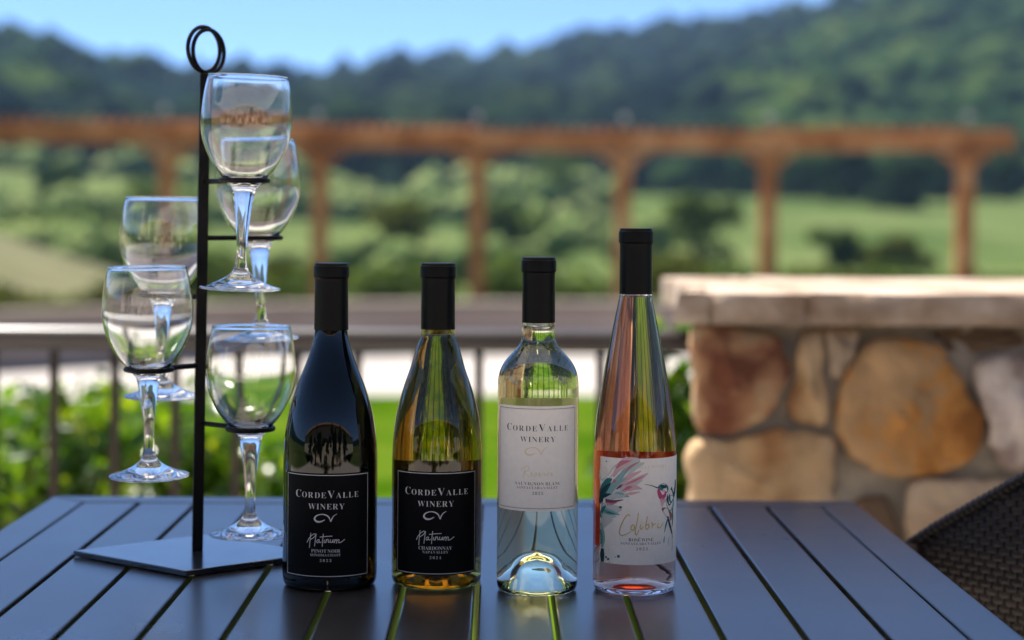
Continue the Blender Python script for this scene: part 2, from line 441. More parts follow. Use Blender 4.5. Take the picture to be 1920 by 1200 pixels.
def make_tree(name, seed, h, wd, leaf, n, size, label, loc, lobe_n=9, trunk=.35):
    r = random.Random(seed)
    root = empty(name, loc); tag(root, label, 'tree')
    b = MB()
    b.tube([(0, 0, -.4), (r.uniform(-.1, .1), .05, h * .25), (r.uniform(-.2, .2), 0, h * .55), (r.uniform(-.3, .3), 0, h * .8)], [h * .035, h * .028, h * .018, h * .006], 8)
    lobes = []
    for i in range(lobe_n):
        a = r.uniform(0, 6.28); q = wd * .5 * r.uniform(.1, 1.05); z = h * r.uniform(trunk + .05, .9) * (1 - .35 * q / wd)
        s = wd * r.uniform(.11, .27)
        lobes.append((math.cos(a) * q, math.sin(a) * q, z, s * 1.2, s, s * r.uniform(.6, 1)))
        b.tube([(0, 0, h * .28), (math.cos(a) * q * .5, math.sin(a) * q * .5, (z + h * .28) / 2), (math.cos(a) * q, math.sin(a) * q, z)], [h * .014, h * .010, h * .004], 6)
    b.build('trunk', M['bark'], root, smooth=True)
    V, Fc = leaf_cloud(int(n * (1.9 if leaf == 'leaf_dark' else 1.3)), lobes, size * (1.3 if leaf == 'leaf_dark' else 1), seed)
    o = np_mesh('crown', V, Fc, M[leaf], root); o['kind'] = 'stuff'
    return root
# (pixel x, base pixel y, distance, height, width, leaves)
TREES = [
 (1310, 500, 74, 3.1, 3.0, 'leaf_mid', 'round grey-green oak standing alone on the pale meadow above the stone wall'),
 (735, 520, 66, 2.6, 3.9, 'leaf_olive', 'broad low spreading tree on the meadow between the second and third pergola posts'),
 (960, 500, 84, 2.4, 3.2, 'leaf_mid', 'small rounded tree on the meadow just right of the third pergola post'),
 (1580, 520, 70, 1.6, 1.7, 'leaf_mid', 'small upright tree peeking over the stone wall cap'),
 (1690, 525, 64, 1.5, 2.2, 'leaf_olive', 'low olive-green bushy tree just left of the last pergola post'),
 (1590, 392, 150, 4.6, 4.2, 'leaf_dark', 'dark tree at the top of the meadow right of the fifth pergola post'),
 (1760, 385, 160, 5.4, 5.0, 'leaf_dark', 'dark tree on the forest edge just left of the last pergola post'),
 (1500, 380, 165, 4.6, 5.6, 'leaf_dark', 'wide dark tree on the forest edge behind the fifth pergola post'),
 (1690, 400, 140, 4.4, 4.2, 'leaf_dark', 'nearest dark tree of the forest edge, standing lower than the rest'),
 (1880, 380, 160, 4.6, 5.5, 'leaf_dark', 'dark tree at the right end of the forest edge beyond the last post'),
 (770, 335, 200, 5.0, 5.0, 'leaf_dark', 'dark round tree far up between the second and third pergola posts'),
 (440, 372, 175, 5.2, 6.0, 'leaf_dark', 'dark tree high on the slope behind the wine glasses'),
 (130, 420, 120, 3.6, 4.6, 'leaf_dark', 'dark spreading tree on the slope left of the glass rack'),
 (300, 470, 88, 3.2, 4.0, 'leaf_mid', 'mid green tree on the slope behind the left wine glasses'),
 (1040, 372, 150, 3.6, 5.0, 'leaf_mid', 'wide green tree up the slope left of the fourth pergola post'),
 (80, 500, 70, 2.0, 3.4, 'leaf_mid', 'low green tree beside the pale mound at the left'),
]
for i, (px, py, D, h, wd, lf, lab) in enumerate(TREES):
    a = math.atan((px - CX) / F); D_ = D
    x, y = D_ * math.sin(a), D_ * math.cos(a)
    make_tree('tree', 100 + i, h, wd, lf, 900 if D < 100 else 700, .32 if D < 100 else .5, lab, (x, y, terrain_xy(x, y)), 12, -.02)

# pale mound at the left
M['mound'] = noisy('dry_grass_mound', [(.3, (.10, .10, .045)), (.6, (.145, .14, .07)), (.8, (.18, .165, .095))], scale=.5, rough=.9, spec=.1, detail=8, bump=.3)
b = MB(); prof = [(13 * q, 2.9 * (math.cos(q * math.pi / 2) ** 1.3) if q < 1 else -.1) for q in np.linspace(1, 0, 16)]
b.lathe([(r_, z_ - .05) for r_, z_ in prof], 48)
mo = b.build('mound', M['mound'], smooth=True); mo.location = (-19.5, 44, terrain_xy(-19.5, 44) - .25); tag(mo, kind='structure')

# shrubs behind the low wall
def make_bush(name, loc, h, wd, leaf, n, size, seed, label, group=None):
    r = random.Random(seed)
    root = empty(name, loc); tag(root, label, 'shrub', group)
    lobes = []; b = MB()
    for i in range(7):
        a = r.uniform(0, 6.28); q = wd * .5 * r.uniform(.1, .65); z = h * r.uniform(.3, .78); s = wd * r.uniform(.18, .3)
        lobes.append((math.cos(a) * q, math.sin(a) * q, z, s, s, h * .24))
        b.tube([(0, 0, -.05), (math.cos(a) * q * .4, math.sin(a) * q * .4, z * .5), (math.cos(a) * q, math.sin(a) * q, z)], [.012 * h + .004, .008 * h + .003, .003], 6)
    b.build('stem', M['bark'], root, smooth=True)
    V, Fc = leaf_cloud(n, lobes, size, seed)
    o = np_mesh('foliage', V, Fc, M[leaf], root); o['kind'] = 'stuff'
    return root
FAR_SHRUBS = [(-300, 26, 1.0, 2.2, 'leaf_olive'), (60, 25.5, .75, 2.4, 'leaf_olive'), (230, 26, .8, 2.2, 'leaf_olive'), (400, 27, 1.15, 2.3, 'leaf_mid'), (520, 28, 1.0, 2.2, 'leaf_olive'), (680, 27.5, 1.0, 2.6, 'leaf_mid'), (790, 28.5, .85, 2.0, 'leaf_olive'), (965, 28, 1.15, 2.0, 'leaf_mid'), (1070, 28, .9, 2.2, 'leaf_mid'), (1235, 28, 1.15, 2.4, 'leaf_olive'), (1370, 28.5, 1.1, 2.0, 'leaf_mid'), (1560, 28, 1.0, 2.6, 'leaf_olive'), (1720, 27.5, 1.0, 2.4, 'leaf_mid'), (1900, 27, 1.1, 2.4, 'leaf_olive')]
FSL = ['low olive shrub behind the low wall, far left and half out of the picture', 'broad olive shrub behind the low wall below the pale mound', 'low olive shrub behind the low wall, seen just left of the front left wine glass', 'green shrub behind the low wall beside the rack pole', 'olive shrub behind the low wall left of the second pergola post', 'green shrub behind the low wall between the two sloping-shouldered bottles', 'low olive shrub behind the low wall right above the golden wine bottle', 'green shrub behind the low wall left of the clear bottle', 'green shrub behind the low wall between the clear bottle and the pink wine bottle', 'olive shrub behind the low wall right of the pink wine bottle', 'green shrub rising behind the left end of the stone wall cap', 'olive shrub behind the stone wall cap, right of the fifth pergola post', 'green shrub behind the stone wall cap, left of the last pergola post', 'olive shrub at the right edge behind the stone wall cap']
for i, (px, D, h, wd, lf) in enumerate(FAR_SHRUBS):
    p = at(px, 500, D)
    make_bush('shrub', (p.x, D, terrain_xy(p.x, D)), h, wd, lf, 800, .15, 300 + i, FSL[i], 'shrubs in a row behind the low wall')

# ------------------------------------------------------------------ low wall and pergola
M['low_wall'] = noisy('taupe_plaster', [(.3, (.32, .245, .205)), (.7, (.42, .335, .285))], scale=1.2, rough=.9, spec=.15, bump=.3, detail=8)
M['wall_cap'] = noisy('taupe_cap', [(.3, (.20, .16, .135)), (.7, (.26, .215, .18))], scale=1.5, rough=.85, spec=.2)
root = empty('low_wall', (0, 21.9, GZ)); tag(root, 'long low taupe wall curving across the far side of the pale path', 'wall')
def ribbon_wall(y_off, depth, z0, z1):
    q = MB(); xs = WXS
    for x0, x1 in zip(xs[:-1], xs[1:]):
        q.add([(x0, wall_y(x0) + y_off - 21.9, z0), (x1, wall_y(x1) + y_off - 21.9, z0), (x1, wall_y(x1) + y_off + depth - 21.9, z0), (x0, wall_y(x0) + y_off + depth - 21.9, z0),
               (x0, wall_y(x0) + y_off - 21.9, z1), (x1, wall_y(x1) + y_off - 21.9, z1), (x1, wall_y(x1) + y_off + depth - 21.9, z1), (x0, wall_y(x0) + y_off + depth - 21.9, z1)],
              [(0, 1, 5, 4), (2, 3, 7, 6), (4, 5, 6, 7), (3, 2, 1, 0)])
    return q
ribbon_wall(0, .45, -.05, .515).build('wall_body', M['low_wall'], root)
ribbon_wall(-.04, .53, .517, .60).build('wall_cap', M['wall_cap'], root)

M['cedar'] = noisy('stained_cedar', [(.34, (.31, .118, .045)), (.48, (.46, .19, .072)), (.64, (.60, .31, .14))], scale=2.2, rough=.8, spec=.08, detail=8)
pg = empty('pergola', (0, 24, GZ)); tag(pg, 'long curved red-brown timber pergola on square posts in front of the hills', 'pergola')
POSTS = [(-1150, 20.5), (-640, 21.3), (-150, 22.2), (313, 23.0), (600, 23.9), (895, 24.3), (1168, 24.3), (1440, 24.0), (1808, 23.2)]
pp = []
def P2(px, D):
    u = px - CX; return (u * D / F, D)
for px, D in POSTS: pp.append(P2(px, D))
ZB = 2.46        # beam underside over lawn
BH = .24
def world(x, y, z): return (x, y - 24, z)
for i, (x, y) in enumerate(pp):
    q = MB(); q.box(world(x, y, ZB / 2 - .05), (.20, .20, ZB + .1 - .004), 0); po = q.build('post', M['cedar'], pg, bevel=.01)
    q = MB(); q.box(world(x, y, ZB - .12), (.30, .30, .10)); q.build('post_collar', M['cedar'], po, bevel=.01)
    # knee braces along the beam
    for s in (-1, 1):
        j = i + s
        if 0 <= j < len(pp): dx, dy = pp[j][0] - x, pp[j][1] - y
        else: dx, dy = x - pp[i - s][0], y - pp[i - s][1]
        l = math.hypot(dx, dy); dx /= l; dy /= l
        ln = .31
        a0 = (x + dx * .10, y + dy * .10); a1 = (x + dx * ln, y + dy * ln)
        px_, py_ = -dy * .06, dx * .06
        q = MB()
        vs = []
        for sx in (-1, 1):
            for (ax, ay), zz in ((a0, ZB - .22), (a0, ZB - .09), (a1, ZB - .003), (a1, ZB - .06)):
                vs.append(world(ax + px_ * sx, ay + py_ * sx, zz))
        q.add(vs, [(0, 1, 2, 3), (7, 6, 5, 4), (0, 4, 5, 1), (1, 5, 6, 2), (2, 6, 7, 3), (3, 7, 4, 0)])
        q.build('brace', M['cedar'], pg)
    if i + 1 < len(pp) or True:
        pass
for i in range(len(pp) - 1):
    (x0, y0), (x1, y1) = pp[i], pp[i + 1]
    dx, dy = x1 - x0, y1 - y0; l = math.hypot(dx, dy); nx, ny = -dy / l, dx / l
    ext = .60 if i == len(pp) - 2 else 0
    if ext: x1 += dx / l * ext; y1 += dy / l * ext
    for s in (-1, 1):
        q = MB(); cxm, cym = (x0 + x1) / 2 + nx * .085 * s, (y0 + y1) / 2 + ny * .085 * s
        q.box(world(cxm, cym, ZB + BH / 2), (math.hypot(x1 - x0, y1 - y0) - .006, .075, BH), math.atan2(dy, dx))
        q.build('beam', M['cedar'], pg, bevel=.008)
    nr = max(3, int(l / .17))
    for k in range(nr):
        tt = (k + .5) / nr; cxm, cym = x0 + (pp[i + 1][0] - x0) * tt, y0 + (pp[i + 1][1] - y0) * tt
        q = MB(); q.box(world(cxm, cym, ZB + BH + .032), (.045, .56, .06), math.atan2(dy, dx)); q.build('rafter', M['cedar'], pg)
M['lamp'] = mat('frosted_lamp_globe', (.25, .25, .24), .25, .5)
for i, (x, y) in enumerate(pp):
    q = MB(); q.ball(world(x, y - .20, ZB + BH + .17), .05, 14, 10); q.tube([world(x, y - .20, ZB + BH + .09), world(x, y - .20, ZB + BH + .13)], .03, 10)
    q.build('lamp_globe', M['lamp'], pg, smooth=True)

# ------------------------------------------------------------------ hedge by the railing
M['leaf_hedge'] = leaf_mat('glossy_hedge_leaves', [(.05, (.014, .040, .003)), (.35, (.036, .090, .004)), (.7, (.090, .160, .007)), (.95, (.24, .27, .02))], trans=.42, rough=.22, spec=.55, gain=2.2)
HEDGE = [  # px centre, Y, height over bed, width, top pixel check
 (-190, 4.05, 1.18, .95), (-20, 4.0, 1.20, .85), (150, 4.25, 1.30, .80), (270, 4.05, 1.12, .65), (400, 4.1, 1.28, .62), (505, 4.15, 1.14, .5)]
HL = ['dense leafy shrub behind the railing at the far left edge', 'leafy shrub behind the railing left of the glass rack, below the pale path',
      'taller sunlit shrub behind the railing, left of the front wine glass', 'shrub behind the railing under the foot of the front left glass',
      'sunlit shrub behind the railing right behind the black rack pole', 'narrow shrub behind the railing just left of the dark red wine bottle']
for i, (px, Y, h, wd) in enumerate(HEDGE):
    p = at(px, 700, Y)
    make_bush('shrub', (p.x, Y, GZ), h, wd, 'leaf_hedge', int(2600 * wd / .8), .052, 500 + i, HL[i], 'shrubs planted along the railing')
p = at(1180, 700, 3.95)
make_bush('shrub', (p.x + .02, 3.95, GZ), 1.40, .52, 'leaf_hedge', 1900, .052, 521, 'shrub behind the railing between the pink wine bottle and the stone wall', 'shrubs planted along the railing')
p = at(1262, 700, 3.78)
make_bush('shrub', (p.x, 3.80, GZ), 1.52, .46, 'leaf_hedge', 2600, .05, 524, 'slim bright shrub reaching above the railing against the stone wall', 'shrubs planted along the railing')

# ------------------------------------------------------------------ railing
rl = empty('railing', (0, 3.4, 0)); tag(rl, 'dark bronze metal railing with square balusters behind the table', 'railing')
RT = ZC - 232.5 * 3.4 / F + .0195
q = MB(); q.box((-1.35, 0, RT - .0205), (3.52, .055, .041)); q.build('top_rail', M['rail'], rl, bevel=.019, seg=5)
q = MB(); q.box((-1.35, 0, .10), (3.52, .03, .035)); q.build('bottom_rail', M['bronze'], rl, bevel=.003)
x = -.8045 - .1105 * 20
bal = None
while x < .38:
    if x > -3.1:
        if bal is None:
            q = MB(); q.box((0, 0, (RT - .043 + .119) / 2), (.016, .016, RT - .043 - .119)); bal = q.build('baluster', M['bronze'], rl, bevel=.0015); bal.location.x = x
        else:
            c = bal.copy(); COL.objects.link(c); c.parent = rl; c.location.x = x
    x += .1105
for x in (-3.085,):
    q = MB(); q.box((x, 0, (RT - .043) / 2), (.05, .05, RT - .043)); q.build('railing_post', M['bronze'], rl, bevel=.003)

# ------------------------------------------------------------------ stone wall
WY = 2.9
def sstone(name, stops, scale=9): return noisy(name, stops, scale=scale, rough=.85, spec=.2, detail=9, bump=.7, bscale=30, dist=.014)
M['st_red'] = sstone('red_brown_fieldstone', [(.36, (.14, .050, .026)), (.45, (.30, .155, .08)), (.53, (.39, .26, .14)), (.64, (.36, .25, .17))])
M['st_orange'] = sstone('orange_fieldstone', [(.40, (.22, .085, .02)), (.50, (.42, .19, .05)), (.56, (.33, .20, .095)), (.66, (.44, .27, .13))], 8)
M['st_tan'] = sstone('tan_fieldstone', [(.36, (.24, .12, .05)), (.46, (.40, .26, .13)), (.62, (.50, .36, .22))], 6)
M['st_pale'] = sstone('pale_fieldstone', [(.30, (.30, .20, .13)), (.5, (.40, .30, .20)), (.7, (.46, .36, .26))], 8)
M['st_pink'] = sstone('grey_pink_fieldstone', [(.42, (.24, .18, .15)), (.50, (.42, .345, .29)), (.60, (.57, .49, .43))], 14)
M['st_brown'] = sstone('dark_brown_fieldstone', [(.3, (.08, .045, .025)), (.7, (.17, .11, .065))])
M['mortar'] = noisy('grey_mortar', [(.36, (.20, .17, .125)), (.64, (.34, .29, .225))], scale=14, rough=.95, spec=.1, detail=9, bump=.7, bscale=70, dist=.008)
M['cap_stone'] = noisy('buff_cap_stone', [(.38, (.22, .155, .105)), (.49, (.33, .25, .185)), (.60, (.44, .36, .29))], scale=9, rough=.85, spec=.2, detail=9, bump=.6, bscale=30, dist=.012)
sw = empty('stone_wall', (.315, WY, 0)); tag(sw, 'rough fieldstone wall with a thick buff stone cap behind the table', 'wall')
OX, OY = .315, WY
WT = at(1400, 606, WY).z            # underside of the cap
foot = [(.0, .012), (1.75, .012), (1.75, .66), (.11, .66)]
q = MB(); q.prism(foot, 0, WT - .002); q.build('mortar_core', M['mortar'], sw)
def zp(zx, zy):
    p = at(1220 + zx / 2.264, 480 + zy / 2.264, WY); return (p.x - OX, p.z)
def stone(poly, material, seed, depth=.05, face=None):
    """poly of (x, z) on the wall face; bulges towards -Y; face maps (x, out, z) to the wall's space"""
    r = random.Random(seed)
    pts = catmull(poly, 4, closed=True)
    n = len(pts); cx_ = sum(p[0] for p in pts) / n; cz_ = sum(p[1] for p in pts) / n
    ar = sum(pts[i][0] * pts[(i + 1) % n][1] - pts[(i + 1) % n][0] * pts[i][1] for i in range(n))
    if ar < 0: pts = pts[::-1]
    vs = []
    for (k, out) in ((1.03, -.03), (1.03, depth * .42), (1.0, depth * .74), (.93, depth * .9), (.66, depth * .97), (.33, depth * 1.0)):
        for (x, z) in pts:
            X, Z = cx_ + (x - cx_) * k, cz_ + (z - cz_) * k
            nn = mnoise.noise(Vector((X * 14 + seed * 3.1, Z * 14, seed))) * .016 + mnoise.noise(Vector((X * 42, Z * 42 + seed, seed))) * .008
            e = mnoise.noise(Vector((X * 30, Z * 30, seed + 9))) * .010
            vs.append((X + e, -(out * .62 + (nn if out > 0 else 0)), Z + e))
    vs.append((cx_, -(depth * 1.02), cz_))
    fs = []
    for k in range(5):
        for i in range(n):
            j = (i + 1) % n
            fs.append((k * n + i, k * n + j, (k + 1) * n + j, (k + 1) * n + i))
    for i in range(n): fs.append((5 * n + i, 5 * n + (i + 1) % n, 6 * n))
    if face: vs = [face(x, -y, z) for x, y, z in vs]
    q = MB(); q.add(vs, fs)
    return q.build('stone', material, sw, smooth=True)
def fr(x, out, z): return (x, .022 - out, z)
SP = [
 ('st_red', [(200, 300), (380, 310), (540, 345), (582, 430), (560, 580), (480, 695), (330, 740), (200, 728), (192, 500)], .06),
 ('st_tan', [(640, 345), (720, 330), (735, 480), (748, 700), (672, 712), (602, 700), (605, 560), (622, 440)], .045),
 ('st_pale', [(742, 318), (815, 308), (888, 318), (870, 420), (830, 505), (785, 505), (762, 430)], .04),
 ('st_orange', [(930, 375), (1080, 352), (1205, 392), (1290, 480), (1345, 600), (1400, 700), (1392, 800), (1330, 878), (1180, 930), (1030, 925), (890, 868), (800, 760), (792, 650), (822, 540), (880, 440)], .07),
 ('st_pink', [(1400, 450), (1600, 432), (1800, 450), (1850, 640), (1800, 880), (1620, 905), (1500, 890), (1455, 800), (1440, 690), (1375, 570)], .06),
 ('st_tan', [(185, 812), (350, 775), (520, 752), (690, 752), (768, 790), (780, 900), (768, 1100), (774, 1290), (480, 1310), (185, 1300), (178, 1050)], .06),
 ('st_pale', [(1110, 975), (1270, 945), (1420, 952), (1560, 985), (1640, 1100), (1640, 1280), (1380, 1310), (1110, 1300), (1095, 1130)], .055),
 ('st_brown', [(872, 1055), (960, 1020), (1030, 1040), (1050, 1180), (1040, 1310), (900, 1320), (815, 1290), (810, 1160)], .05),
 ('st_brown', [(1215, 330), (1400, 320), (1560, 326), (1600, 360), (1540, 395), (1400, 402), (1270, 392)], .03),
 ('st_orange', [(1640, 322), (1850, 318), (2060, 325), (2100, 370), (2020, 405), (1800, 410), (1660, 395)], .035),
]
for i, (mk, poly, dp) in enumerate(SP):
    stone([zp(*p) for p in poly], M[mk], 40 + i, dp, fr)
# stones outside the picture: lower courses and the right-hand end
kinds = ['st_tan', 'st_orange', 'st_pale', 'st_brown', 'st_red', 'st_pink']
def rough_rect(x0, x1, z0, z1, r):
    j = lambda s: r.uniform(-s, s)
    w_, h_ = x1 - x0, z1 - z0; c = .16
    return [(x0 + w_ * c, z0 + j(.008)), (x0 + w_ * .5, z0 + j(.012)), (x1 - w_ * c, z0 + j(.008)), (x1 + j(.008), z0 + h_ * c), (x1 + j(.012), z0 + h_ * .5), (x1 + j(.008), z1 - h_ * c),
            (x1 - w_ * c, z1 + j(.008)), (x0 + w_ * .5, z1 + j(.012)), (x0 + w_ * c, z1 + j(.008)), (x0 + j(.008), z1 - h_ * c), (x0 + j(.012), z0 + h_ * .5), (x0 + j(.008), z0 + h_ * c)]
rr = random.Random(5)
zlow = zp(0, 1330)[1]; xr = zp(1900, 0)[0]
def fill(x0, x1, z0, z1, seed, face=None):
    z = z0
    while z < z1 - .06:
        h_ = min(rr.uniform(.12, .2), z1 - z)
        if z1 - (z + h_) < .07: h_ = z1 - z
        x = x0
        while x < x1 - .05:
            w_ = min(rr.uniform(.14, .32), x1 - x)
            if x1 - (x + w_) < .09: w_ = x1 - x
            stone(rough_rect(x + .012, x + w_ - .012, z + .012, z + h_ - .012, rr), M[rr.choice(kinds)], seed, .045, face); seed += 1
            x += w_
        z += h_
fill(.0, 1.75, .0, zlow - .005, 200, fr)
fill(xr, 1.75, zlow, WT - .01, 260, fr)
def left_face(s, out, z):   # s runs from the back corner to the front corner along the slanted end
    ax, ay = .11, .66; bx_, by_ = .0, .022
    l = math.hypot(bx_ - ax, by_ - ay); dx, dy = (bx_ - ax) / l, (by_ - ay) / l
    out -= .034
    return (ax + dx * s + dy * out, ay + dy * s - dx * out, z)
fill(.0, .645, .0, WT - .01, 300, left_face)
# cap slabs, rough at the front edge
CT = at(1500, 548, WY).z
def cap_slab(x0, x1, seed, left_slant=False):
    nx, ny, nz = max(4, int((x1 - x0) / .03)), 12, 4
    q = MB(); y0, y1 = -.045, .72
    def P(i, j, k):
        s, t_, h_ = i / nx, j / ny, k / nz
        xa = x0 + (.17 * t_ if left_slant else 0)
        x = xa + (x1 - xa) * s; y = y0 + (y1 - y0) * t_; z = WT + (CT - WT) * h_
        on_front = j == 0; 
        rnd = .005 * (abs(h_ - .5) * 2) ** 4
        nn = mnoise.noise(Vector((x * 11 + seed, h_ * 1.6, seed))) * .012 + mnoise.noise(Vector((x * 34, h_ * 5, seed + 4))) * .003
        if on_front: y += nn + rnd
        if j == ny: y -= nn + rnd
        if i == 0: x += mnoise.noise(Vector((y * 12, h_ * 2, seed + 7))) * (.022 if left_slant else .004) + rnd * (1 if left_slant else .3)
        if i == nx: x -= mnoise.noise(Vector((y * 12, h_ * 2, seed + 8))) * .004 + rnd * .3
        if k == nz: z += mnoise.noise(Vector((x * 7, y * 7, seed))) * .003
        return (x, y, z)
    def grid(fn, a, b_, flip):
        vs = [fn(i, j) for j in range(b_ + 1) for i in range(a + 1)]
        fs = [(j * (a + 1) + i, j * (a + 1) + i + 1, (j + 1) * (a + 1) + i + 1, (j + 1) * (a + 1) + i) for j in range(b_) for i in range(a)]
        if flip: fs = [f[::-1] for f in fs]
        q.add(vs, fs)
    grid(lambda i, j: P(i, j, nz), nx, ny, False); grid(lambda i, j: P(i, j, 0), nx, ny, True)
    grid(lambda i, k: P(i, 0, k), nx, nz, False); grid(lambda i, k: P(i, ny, k), nx, nz, True)
    grid(lambda j, k: P(0, j, k), ny, nz, True); grid(lambda j, k: P(nx, j, k), ny, nz, False)
    return q.build('cap_slab', M['cap_stone'], sw, auto=50)
for jx in (at(1328, 560, WY).x - OX, at(1506, 560, WY).x - OX, at(1506, 560, WY).x - OX + .755):
    q = MB(); q.box((jx, .335, (WT + CT) / 2 - .0010), (.022, .744, CT - WT - .002)); q.build('cap_joint', M['cap_stone'], sw)
xa = at(1268, 560, WY).x - OX; xb = at(1328, 560, WY).x - OX; xc = at(1506, 560, WY).x - OX
cap_slab(xa, xb - .004, 61, True); cap_slab(xb + .12 - .118, xc - .005, 62); cap_slab(xc + .005, xc + .75, 63); cap_slab(xc + .76, 1.80, 64)

# ------------------------------------------------------------------ table
tb = empty('patio_table', (0, 0, 0)); tag(tb, 'dark slatted metal patio table carrying the bottles and the glass rack', 'table')
TX0, TX1, TY1 = -.5245, .4255, 2.219
TY0 = TY1 - .95; BR = .0435
TH = .022
def slab(name, poly, z1=TOP, th=TH, bev=.0016):
    q = MB(); q.prism(poly, z1 - th, z1); return q.build(name, M['table'], tb, bevel=bev, seg=2)
g = .0013
ix0, ix1, iy0, iy1 = TX0 + BR, TX1 - BR, TY0 + BR, TY1 - BR
slab('frame_rail', [(TX0, TY1), (ix0 + g, iy1 + g), (ix1 - g, iy1 + g), (TX1, TY1)])
slab('frame_rail', [(TX0, TY0), (TX1, TY0), (ix1 - g, iy0 - g), (ix0 + g, iy0 - g)])
slab('frame_rail', [(TX0, TY0 + .001), (ix0, iy0), (ix0, iy1), (TX0, TY1 - .001)])
slab('frame_rail', [(TX1, TY0 + .001), (TX1, TY1 - .001), (ix1, iy1), (ix1, iy0)])
ns = 13; pitch = (ix1 - ix0) / ns
for k in range(ns):
    x0 = ix0 + k * pitch + (.0026 if k else .0027); x1 = ix0 + (k + 1) * pitch - (.0026 if k < ns - 1 else .0027)
    slab('slat', [(x0, iy0 + .003), (x1, iy0 + .003), (x1, iy1 - .003), (x0, iy1 - .003)], TOP - .0003, .025)
for sx, sy in ((TX0 + .05, TY0 + .05), (TX1 - .05, TY0 + .05), (TX1 - .05, TY1 - .05), (TX0 + .05, TY1 - .05)):
    q = MB(); q.box((sx, sy, (TOP - TH - .001) / 2), (.05, .05, TOP - TH - .001)); q.build('leg', M['table'], tb, bevel=.004)
for (c, s) in (((ix0 + .02 - .03, (TY0 + TY1) / 2, TOP - .05), (.02, .85, .05)), ((ix1 - .02 + .03, (TY0 + TY1) / 2, TOP - .05), (.02, .85, .05)), (((TX0 + TX1) / 2, TY0 + .03, TOP - .05), (.82, .02, .05)), (((TX0 + TX1) / 2, TY1 - .03, TOP - .05), (.82, .02, .05))):
    q = MB(); q.box(c, s); q.build('apron', M['table'], tb, bevel=.002)

# ------------------------------------------------------------------ bottles
def px_profile(pts, yb, k, base_v, cy0):
    """pts (half width px, y px) top to bottom -> (r, h)"""
    return [(hw * k, (base_v - (y - cy0)) * k) for hw, y in pts]
GLY = {}
def glyph(ch, bold=-.004):
    if (ch, bold) in GLY: return GLY[(ch, bold)]
    c = bpy.data.curves.new('glyph', 'FONT')
    u = ch
    if 'A' <= ch <= 'Z': u = chr(0x1D400 + ord(ch) - 65)
    elif ch.isdigit(): u = chr(0x1D7CE + int(ch))
    c.body = u; c.size = 1; c.resolution_u = 3; c.offset = bold
    o = bpy.data.objects.new('glyph', c); COL.objects.link(o)
    bpy.context.view_layer.update()
    me = bpy.data.meshes.new_from_object(o.evaluated_get(bpy.context.evaluated_depsgraph_get()))
    vs = [(v.co.x, v.co.y) for v in me.vertices]; fs = [tuple(p.vertices) for p in me.polygons]
    nz = [p.normal.z for p in me.polygons]
    fs = [f if z > 0 else f[::-1] for f, z in zip(fs, nz)]
    bpy.data.objects.remove(o); bpy.data.curves.remove(c); bpy.data.meshes.remove(me)
    x0 = min(p[0] for p in vs); x1 = max(p[0] for p in vs)
    vs = [(x - x0, y) for x, y in vs]
    if ch == 'É': pass
    GLY[(ch, bold)] = (vs, fs, x1 - x0); return GLY[(ch, bold)]

